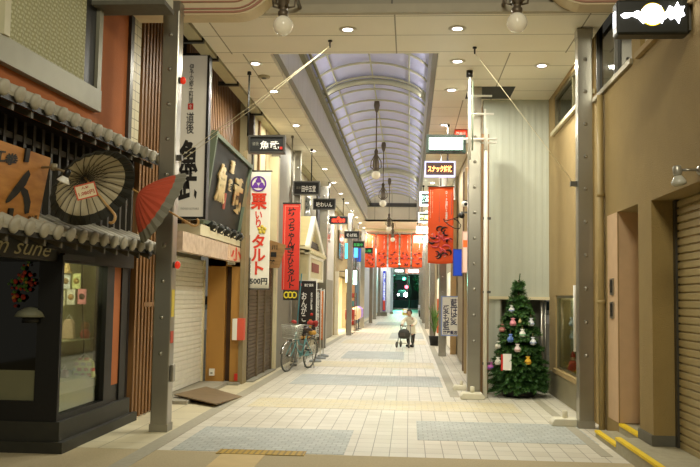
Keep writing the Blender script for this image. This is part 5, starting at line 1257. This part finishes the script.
def person():
    t = thing('person', 'person in a cream coat leaning on a wheeled walker in the arcade', 'person', (0, 0, 0))
    # faces -Y (towards the camera); x: + is the camera's right
    J = [((0, .12, .66), (.11, .09)), ((0, .07, .82), (.115, .09)), ((0, -.02, .96), (.12, .095)), ((0, -.07, 1.04), (.055, .055)), ((0, -.10, 1.10), .05),
         ((-.14, -.03, .98), .055), ((-.23, -.12, .84), .045), ((-.20, -.30, .76), .036), ((-.18, -.36, .75), .030),
         ((.14, -.03, .98), .055), ((.22, -.10, .83), .045), ((.17, -.28, .76), .036), ((.15, -.35, .75), .030),
         ((-.08, .11, .60), .075), ((-.085, .06, .36), .058), ((-.09, .11, .07), .04), ((-.09, .0, .04), .038),
         ((.08, .11, .60), .075), ((.085, .02, .36), .058), ((.09, .03, .07), .04), ((.09, -.09, .04), .038)]
    E_ = [(0, 1), (1, 2), (2, 3), (3, 4), (2, 5), (5, 6), (6, 7), (7, 8), (2, 9), (9, 10), (10, 11), (11, 12), (0, 13), (13, 14), (14, 15), (15, 16), (0, 17), (17, 18), (18, 19), (19, 20)]
    # head, nose, ears and fingers grow from the same figure
    body = skin('body', J, E_, sk, t)
    H_ = MB(); hc = Vector((0, -.13, 1.175))
    H_.sphere(hc, .085, 18, 0, 1.22); H_.lathe([(.012, 0), (.016, .012), (.006, .03)], hc+Vector((0, -.078, -.005)), 8, 0, (0, -1, -.3))
    for s in (-1, 1): H_.sphere(hc+Vector((s*.086, .0, -.005)), .02, 8, 0, 1.3)
    for s, w_ in ((-1, (-.18, -.36, .75)), (1, (.15, -.35, .75))):
        c0 = Vector(w_)
        for k in range(4):
            x = (k-1.5)*.016; L = (.045, .052, .05, .04)[k]
            H_.tube([c0+Vector((x, -.01, .0)), c0+Vector((x, -.035, .008)), c0+Vector((x, -.05, -.012)), c0+Vector((x, -.042, -.012-L*.4))], [.009, .009, .008, .007], 6)
        H_.tube([c0+Vector((-s*.022, 0, -.005)), c0+Vector((-s*.034, -.02, -.018)), c0+Vector((-s*.028, -.04, -.026))], [.010, .009, .007], 6)
    b2 = H_.build('head_and_hands', sk, t)
    # join into one continuous body mesh object
    bm = bmesh.new(); bm.from_mesh(body.data); bm.from_mesh(b2.data); bm.to_mesh(body.data); bm.free(); bpy.data.objects.remove(b2)
    e = MB()
    for s in (-1, 1): e.sphere(hc+Vector((s*.03, -.078, .008)), .009, 8)
    e.build('eyes', ink, t); MB().obox(hc+Vector((0, -.078, -.045)), (.02, 0, 0), (0, .006, 0), (0, 0, .004)).build('mouth', mat('lips', '#9c5b4c'), t)
    h = MB(); vv = []
    for i in range(10):
        ph = pi*.02+ (pi*.62)*i/9
        for k in range(20):
            q = 2*pi*k/20; fr_ = .25 if -.8 < math.cos(q-1.5*pi)-.35 else 0
            pp = min(ph, pi*.36) if math.cos(q+pi/2) > .62 else ph
            vv.append(hc+Vector((.097*math.sin(pp)*math.cos(q), .099*math.sin(pp)*math.sin(q)+.008, .120*math.cos(pp)+.006)))
    h.add(vv, [(i*20+k, i*20+(k+1) % 20, (i+1)*20+(k+1) % 20, (i+1)*20+k) for i in range(9) for k in range(20)]+[tuple(range(20))], 0, True); h.build('hair', hairm, t)
    C_ = [((0, .12, .60), (.165, .125)), ((0, .10, .74), (.155, .125)), ((0, .04, .88), (.165, .13)), ((0, -.03, .99), (.13, .10)), ((0, -.07, 1.05), (.07, .065)),
          ((-.15, -.03, .99), .078), ((-.24, -.12, .85), .068), ((-.21, -.27, .77), .056), ((-.195, -.315, .76), .048), ((.15, -.03, .99), .078), ((.23, -.10, .84), .068), ((.18, -.25, .77), .056), ((.165, -.30, .76), .048), ((0, .12, .50), (.17, .13))]
    skin('coat', C_, [(0, 1), (1, 2), (2, 3), (3, 4), (2, 5), (5, 6), (6, 7), (7, 8), (2, 9), (9, 10), (10, 11), (11, 12), (0, 13)], coat, t)
    L_ = [((0, .12, .56), (.12, .10)), ((-.085, .11, .48), .088), ((-.088, .06, .34), .074), ((-.09, .11, .10), .056), ((.085, .11, .48), .088), ((.088, .02, .34), .074), ((.09, .03, .10), .056)]
    skin('trousers', L_, [(0, 1), (1, 2), (2, 3), (0, 4), (4, 5), (5, 6)], trous, t)
    for s, y in ((-1, .0), (1, -.09)):
        bev(MB().box(s*.09-.048, s*.09+.048, y-.08, y+.17, .0, .085).build('shoe', mat('shoe_black', '#1a1714', .5), t), .03)
    return t
pz = P(407, 347, 27.5)
man = person(); man.location = (P(410, 347, 27.5).x, 27.6, 0); man.rotation_euler = (0, 0, math.radians(-16)); man.scale = (.93, .93, .93)
def walker():
    t = thing('walker', 'wheeled walker carrying a dark grey bag pushed by the person', 'walker', (0, 0, 0))
    al = mat('walker_metal', '#77756c', .4, .5); whl = mat('walker_tyre', '#2a2a27', .7)
    f = MB()
    for s in (-1, 1):
        f.tube([(s*.17, .0, .76), (s*.17, -.06, .72), (s*.19, -.02, .45), (s*.22, .14, .12)], .014, 6).tube([(s*.19, -.05, .56), (s*.20, -.22, .30), (s*.19, -.34, .12)], .014, 6)
    f.tube([(-.19, -.04, .50), (.19, -.04, .50)], .012, 6).tube([(-.19, -.32, .16), (.19, -.32, .16)], .012, 6).tube([(-.17, -.05, .74), (.17, -.05, .74)], .012, 6)
    f.build('frame', al, t)
    for s in (-1, 1):
        MB().tube([(s*.17, .02, .765), (s*.17, -.06, .745)], .02, 8).build('grip', black, t)
        for y in (-.34, .14):
            c = (s*.215, y, .105); w_ = MB().tube([(c[0], c[1]+.085*math.cos(a*pi/10), c[2]+.085*math.sin(a*pi/10)) for a in range(20)], .02, 8, closed=True).build('wheel', whl, t)
            MB().lathe([(.068, -.008), (.068, .008)], c, 14, 0, (1, 0, 0)).build('disc', mat('wheel_disc', '#8c897d', .5), w_)
    return t
wk = walker(); wk.location = (man.location.x-.14, man.location.y-.34, 0); wk.rotation_euler = (0, 0, math.radians(-16)); wk.scale = (.93, .93, .93)
t = thing('bag', 'bulging dark grey bag resting on the walker', 'bag', (0, 0, 0))
b = MB().lathe([(.0, .0), (.15, .01), (.20, .08), (.21, .18), (.17, .28), (.08, .33), (.03, .34)], (0, -.2, .30), 18); b.build('body', mat('bag_grey', '#35332e', .7, var=.3, scale=30), t)
MB().tube([(-.1, -.2, .60), (-.06, -.2, .72), (.06, -.2, .72), (.1, -.2, .60)], .012, 6).build('handle', black, t)
MB().obox((0, -.40, .45), (.09, 0, 0), (0, .02, 0), (0, 0, .06)).build('front_pocket', mat('pocket_grey', '#4b4840', .7), t)
t.location = wk.location; t.rotation_euler = wk.rotation_euler; t.scale = wk.scale

# ================================================================== far end of the arcade
# lit shop goods on the left
rnd = random.Random(21)
cols = ['#c83b2c', '#e6d6b2', '#d88fae', '#6f7fd2', '#e0b23c', '#f0ece0', '#5fa7b5', '#a0522d', '#b07ac8', '#d9482e', '#f3e3c3', '#86b06a']
names = ['red', 'cream', 'pink', 'blue', 'golden', 'white', 'turquoise', 'brown', 'violet', 'vermilion', 'ivory', 'green']
t = thing('display_rack', 'dark souvenir display rack standing before the bright shop', 'rack', (-2.45, 37.6, 0))
b = MB()
for z in (.35, .75, 1.15, 1.55): b.box(-2.75, -2.35, 37.2, 38.4, z-.02, z)
for y in (37.22, 38.38):
    for x in (-2.73, -2.37): b.box(x-.015, x+.015, y-.015, y+.015, 0, 1.75)
b.build('frame', mat('rack_wood', '#7a5a34', .6), t)
k = 0
for zi, z in enumerate((.35, .75, 1.15, 1.55)):
    for j in range(3):
        c = cols[k % 12]; y = 37.42+.36*j; lev = ('lowest', 'second', 'third', 'top')[zi]
        t = thing('gift_box', '%s gift box on the %s shelf of the souvenir rack' % (names[k % 12], lev), 'box', (-2.5, y, z), 'gift boxes on the souvenir rack')
        h = .16+.1*rnd.random()
        bev(MB().box(-2.62, -2.4, y-.13, y+.13, z, z+h).build('box', mat('gift_'+names[k % 12], c, .6), t), .008); MB().box(-2.622, -2.398, y-.02, y+.02, z+.0, z+h+.002).build('ribbon', mat('ribbon_%d' % (k % 3), ('#f3efe2', '#d9b44a', '#b83a2c')[k % 3]), t)
        k += 1
for i, (y, x, z, r, c, lb) in enumerate(((36.2, -2.5, 0, .2, '#a8301f', 'red paper lantern shaped display before the bright shop'), (39.8, -2.45, .0, .22, '#e9c7a0', 'peach round display before the bright shop'), (41.4, -2.42, 0, .2, '#a78ad8', 'violet round display farthest before the bright shop'))):
    t = thing('display_stand', lb, 'display', (x, y, 0), 'round displays before the bright shop')
    MB().lathe([(.16, 0), (.16, .03), (.03, .05), (.03, .55)], (x, y, 0), 14).build('stand', black, t)
    MB().lathe([(.05, .5), (r, .62), (r*1.05, .82), (r, 1.0), (.06, 1.12)], (x, y, 0), 16).build('lantern', lit('lantern_%d' % i, c, c, .12), t)
# lit blade signs on the left
for u0, v0, u1, v1, Y, c, e, lb in ((344.5, 243, 350.5, 259, 37.5, '#4fd0f0', 2.0, 'glowing cyan blade sign above the bright shop'), (353.5, 246, 358.5, 258, 45, '#4aa0e8', 1.4, 'glowing sky blue blade sign past the cyan one'),
                                    (358.5, 248, 363, 262, 50, '#3a62d0', .8, 'deep blue blade sign below the last black hanging signs'), (345, 269, 349, 283, 37, '#e9fff2', 2.0, 'white green lit blade sign under the cyan one'),
                                    (352.5, 270, 357.5, 285, 44, '#d8fff0', 1.6, 'pale mint lit blade sign past the white green one')):
    t, *b = board('blade_sign', lb, 'sign', u0, v0, u1, v1, Y, .12, steel_d, lit('blade_'+c[1:], c, c, e), 'lit blade signs on the bicycle side', .02)
    MB().tube([(b[0]-.5, Y+.06, b[3]-.1), (b[0], Y+.06, b[3]-.1)], .02).build('bracket', steel_d, t)
# white pillar with a blue vertical sign near the end
t = thing('white_pillar', 'white square pillar near the far end of the arcade', 'pillar', (-2.15, 71, 0))
bev(MB().box(P(378, 300, 71).x, P(386.5, 300, 71).x, 71, 71.5, 0, 4.6).build('shaft', mat('pillar_white', '#e6e6ea', .5), t)); MB().box(P(378, 300, 71).x-.05, P(386.5, 300, 71).x+.05, 70.95, 71.55, 0, .3).build('base', grey, t)
t, *b = board('vertical_sign', 'tall blue and red vertical sign on the white far pillar', 'sign', 382.5, 271, 385.8, 311, 70.8, .22, mat('navy', '#23358f'), lit('navy_face', '#2038a8', '#2a48e0', .3), None, .02)
bt(t, '道後温泉本館', .5, .6, .8, .7, 70.79, lit('sign_white_l', '#cfd8ff', '#dfe6ff', .6), b, vert=True, bold=.02); MB().box(b[0]+.02, b[1]-.02, 70.79, 70.82, b[2]+.05, b[2]+.9).build('red_panel', lit('sred', '#b84a3a', '#d84a3a', .3), t)
t = thing('slim_pillar', 'slim grey blue pillar beside the opening at the far end', 'pillar', (P(391.5, 310, 80).x, 80, 0))
MB().box(P(390.2, 310, 80).x, P(392.8, 310, 80).x, 80, 80.3, 0, 4.6).build('shaft', mat('pillar_blue', '#9fb3bd', .5), t); MB().box(P(389.8, 310, 80).x, P(393.2, 310, 80).x, 79.9, 80.4, 0, .2).build('base', grey, t)
struct(MB().box(-2.6, -1.62, 84, 84.4, 0, 4.9).box(-2.6, 1.4, 90, 90.3, 3.95, 4.9).build('wall_end', mat('end_wall', '#cfd3d6', .6)))
# lit red sign across the end opening
for u0, v0, u1, v1, Y, c, body, lb in ((405, 268.5, 420, 273.5, 86, '#ff8a70', '薬局', 'glowing coral sign over the opening at the far end'), (394, 269, 404, 272.5, 88, '#e6fff2', '案内所', 'pale mint lit sign over the opening at the far end')):
    t, *b = board('illuminated_sign', lb, 'sign', u0, v0, u1, v1, Y, .15, steel, lit('endsign_'+c[1:], c, c, .9), 'illuminated hanging signs', .05)
    bt(t, body, .55, .5, .7, .55, Y+.005, lit('white_emblem', '', '', 0) if False else glw, b, bold=.03); rod(t, (b[0]+b[1])/2, Y+.07, b[3], 5.1)
# A-frame notice
t = thing('notice_board', 'small yellow and white folding notice board on the floor at the far end', 'notice board', (P(405, 312, 76).x, 76, 0))
x = P(405, 312, 76).x
MB().prism([(-.28, 0), (.28, 0), (.2, .52), (-.2, .52)], (x, 76, .02), (1, 0, 0), (0, .12, .99), (0, .04, 0)).build('panel', mat('notice_yellow', '#e6cf5a', .5), t); MB().prism([(-.15, .18), (.15, .18), (.13, .44), (-.13, .44)], (x, 75.985, .02), (1, 0, 0), (0, .12, .99), (0, .01, 0)).build('notice', lit('notice_white', '#f4f4f0', '#ffffff', .3), t)
MB().box(x-.22, x+.22, 76.25, 76.30, 0, .5).build('rear_leg', mat('notice_yellow', ''), t)
# covered bicycle heap at the right end
t = thing('parked_scooter', 'pale scooter parked by the opening at the far end', 'scooter', (1.0, 70, 0))
sm = mat('scooter_white', '#d6dbe0', .4)
for y in (69.5, 70.7): MB().tube([(.85, y+.22*math.cos(a*pi/10), .25+.22*math.sin(a*pi/10)) for a in range(20)], .05, 8, closed=True).build('wheel', mat('tyre', ''), t)
MB().prism([(-.5, .35), (.45, .3), (.75, .75), (.6, 1.0), (.5, .95), (.45, .55), (0, .5), (-.1, .8), (-.7, .78), (-.75, .5)], (.75, 70.1, 0), (0, -1, 0), (0, 0, 1), (.2, 0, 0)).build('body', sm, t)
MB().tube([(.6, 69.5, 1.0), (1.1, 69.5, 1.0)], .02).build('handlebar', black, t)
# outside street: car, traffic light, trees, buildings
cx_ = P(402, 294, 128).x; RZ = 1.2
struct(MB().box(-40, 40, 126, 175, 0, RZ).build('floor', mat('raised_street', '#23262a', .6)))
t = thing('car', 'dark car with dazzling headlights on the street beyond the arcade', 'car', (cx_, 129, RZ))
o = MB().prism([(-.9, .3), (.9, .3), (.9, .85), (.72, 1.0), (.58, 1.5), (-.58, 1.5), (-.72, 1.0), (-.9, .85)], (cx_, 128.2, RZ), (1, 0, 0), (0, 0, 1), (0, 4, 0)).build('body', mat('car_dark', '#1a1c22', .3, .4), t); bev(o, .08)
MB().prism([(-.68, 1.0), (.68, 1.0), (.54, 1.44), (-.54, 1.44)], (cx_, 128.15, RZ), (1, 0, 0), (0, 0, 1), (0, .06, 0)).build('windscreen', mat('car_glass', '#0e1214', .1), t)
for s in (-.55, .55):
    r = .30 if s > 0 else .16
    MB().lathe([(.02, .0), (r, -.05), (r, .1)], (cx_+s, 128.1, RZ+.72), 16, 0, (0, 1, 0)).build('headlight', lit('headlamp_%d' % (s > 0), '#ffffff', '#fff6ea', 40 if s > 0 else 14), t)
for s in (-.75, .75):
    for y in (129, 131.5): MB().lathe([(.31, -.1), (.31, .1)], (cx_+s, y, RZ+.31), 16, 0, (1, 0, 0)).build('wheel', mat('tyre', ''), t)
def street_light(u, v, Y, c, e, lb, name, r=.13):
    p = P(u, v, Y); t = thing(name, lb, 'traffic light', (p.x+.6, Y, 0), 'lights on the far street')
    MB().tube([(p.x+.6, Y+.1, 0), (p.x+.6, Y+.1, p.z+.3), (p.x, Y+.1, p.z+.3)], .06, 8).build('post', steel_d, t)
    MB().box(p.x-.25, p.x+.25, Y, Y+.2, p.z-.22, p.z+.35).build('housing', black, t)
    MB().lathe([(r, 0), (r, .04)], (p.x, Y, p.z), 14, 0, (0, -1, 0)).build('lens', lit(name+'_%d' % int(u), c, c, e), t)
street_light(404.5, 278.5, 104, '#3dffc0', 9, 'green traffic light over the far street', 'traffic_light', .16)
street_light(406.5, 287, 118, '#ff4a5a', 9, 'red traffic light farther down the far street', 'traffic_light', .24)
glow('street_glow', 'POINT', (-1.0, 104, 3.6), 2600, (.20, 1.0, .68), radius=.3)
def far_tree(x, y, h, label):
    t = thing('street_tree', label, 'tree', (x, y, 0), 'trees beyond the far end'); rnd = random.Random(int(x*7+y))
    MB().tube([(x, y, 0), (x+.1, y, h*.5)], [.16, .1], 8).build('trunk', mat('tree_trunk', ''), t); b = MB()
    for k in range(520):
        d = Vector((rnd.gauss(0, 1), rnd.gauss(0, 1), rnd.gauss(0, 1))).normalized()*rnd.random()**.4; p = Vector((x, y, h*.62))+Vector((d.x*h*.28, d.y*h*.28, d.z*h*.40)); e = Vector((rnd.uniform(-1, 1), rnd.uniform(-1, 1), rnd.uniform(-1, 1))).normalized()*.22; f = e.orthogonal().normalized()*.14
        b.add([p-e, p+f, p+e, p-f], [(0, 1, 2, 3)])
    b.build('foliage', mat('street_leaf', '#2e6a48', .6, var=.4, scale=3), t, recalc=False)
far_tree(-2.9, 99, 5.2, 'leafy green lit tree left in the far opening'); far_tree(2.1, 101, 6.0, 'leafy green lit tree right in the far opening')
for x0, x1, y, h, lb, c in ((-14, -.4, 150, 14, 'dark office block across the far street', '#7a7480'), (-.2, 14, 154, 11, 'dark greenish block beside the office block across the far street', '#4f6a60')):
    t = thing('street_building', lb, 'building', ((x0+x1)/2, y, 1.2), 'buildings across the far street'); MB().box(x0, x1, y, y+6, 1.2, h).build('walls', mat('bld_'+c[1:], c, .8), t)
    q = 0
    for i in range(4):
        xx = x0+(x1-x0)*(i+.5)/4; e = MB().box(xx-.9, xx+.9, y-.05, y, 4.5, 6.2).build('window', mat('bld_frame', '#565c58'), t); MB().box(xx-.8, xx+.8, y-.07, y-.05, 4.6, 6.1).build('pane', mat('bld_pane', '#1b2422', .2), e)
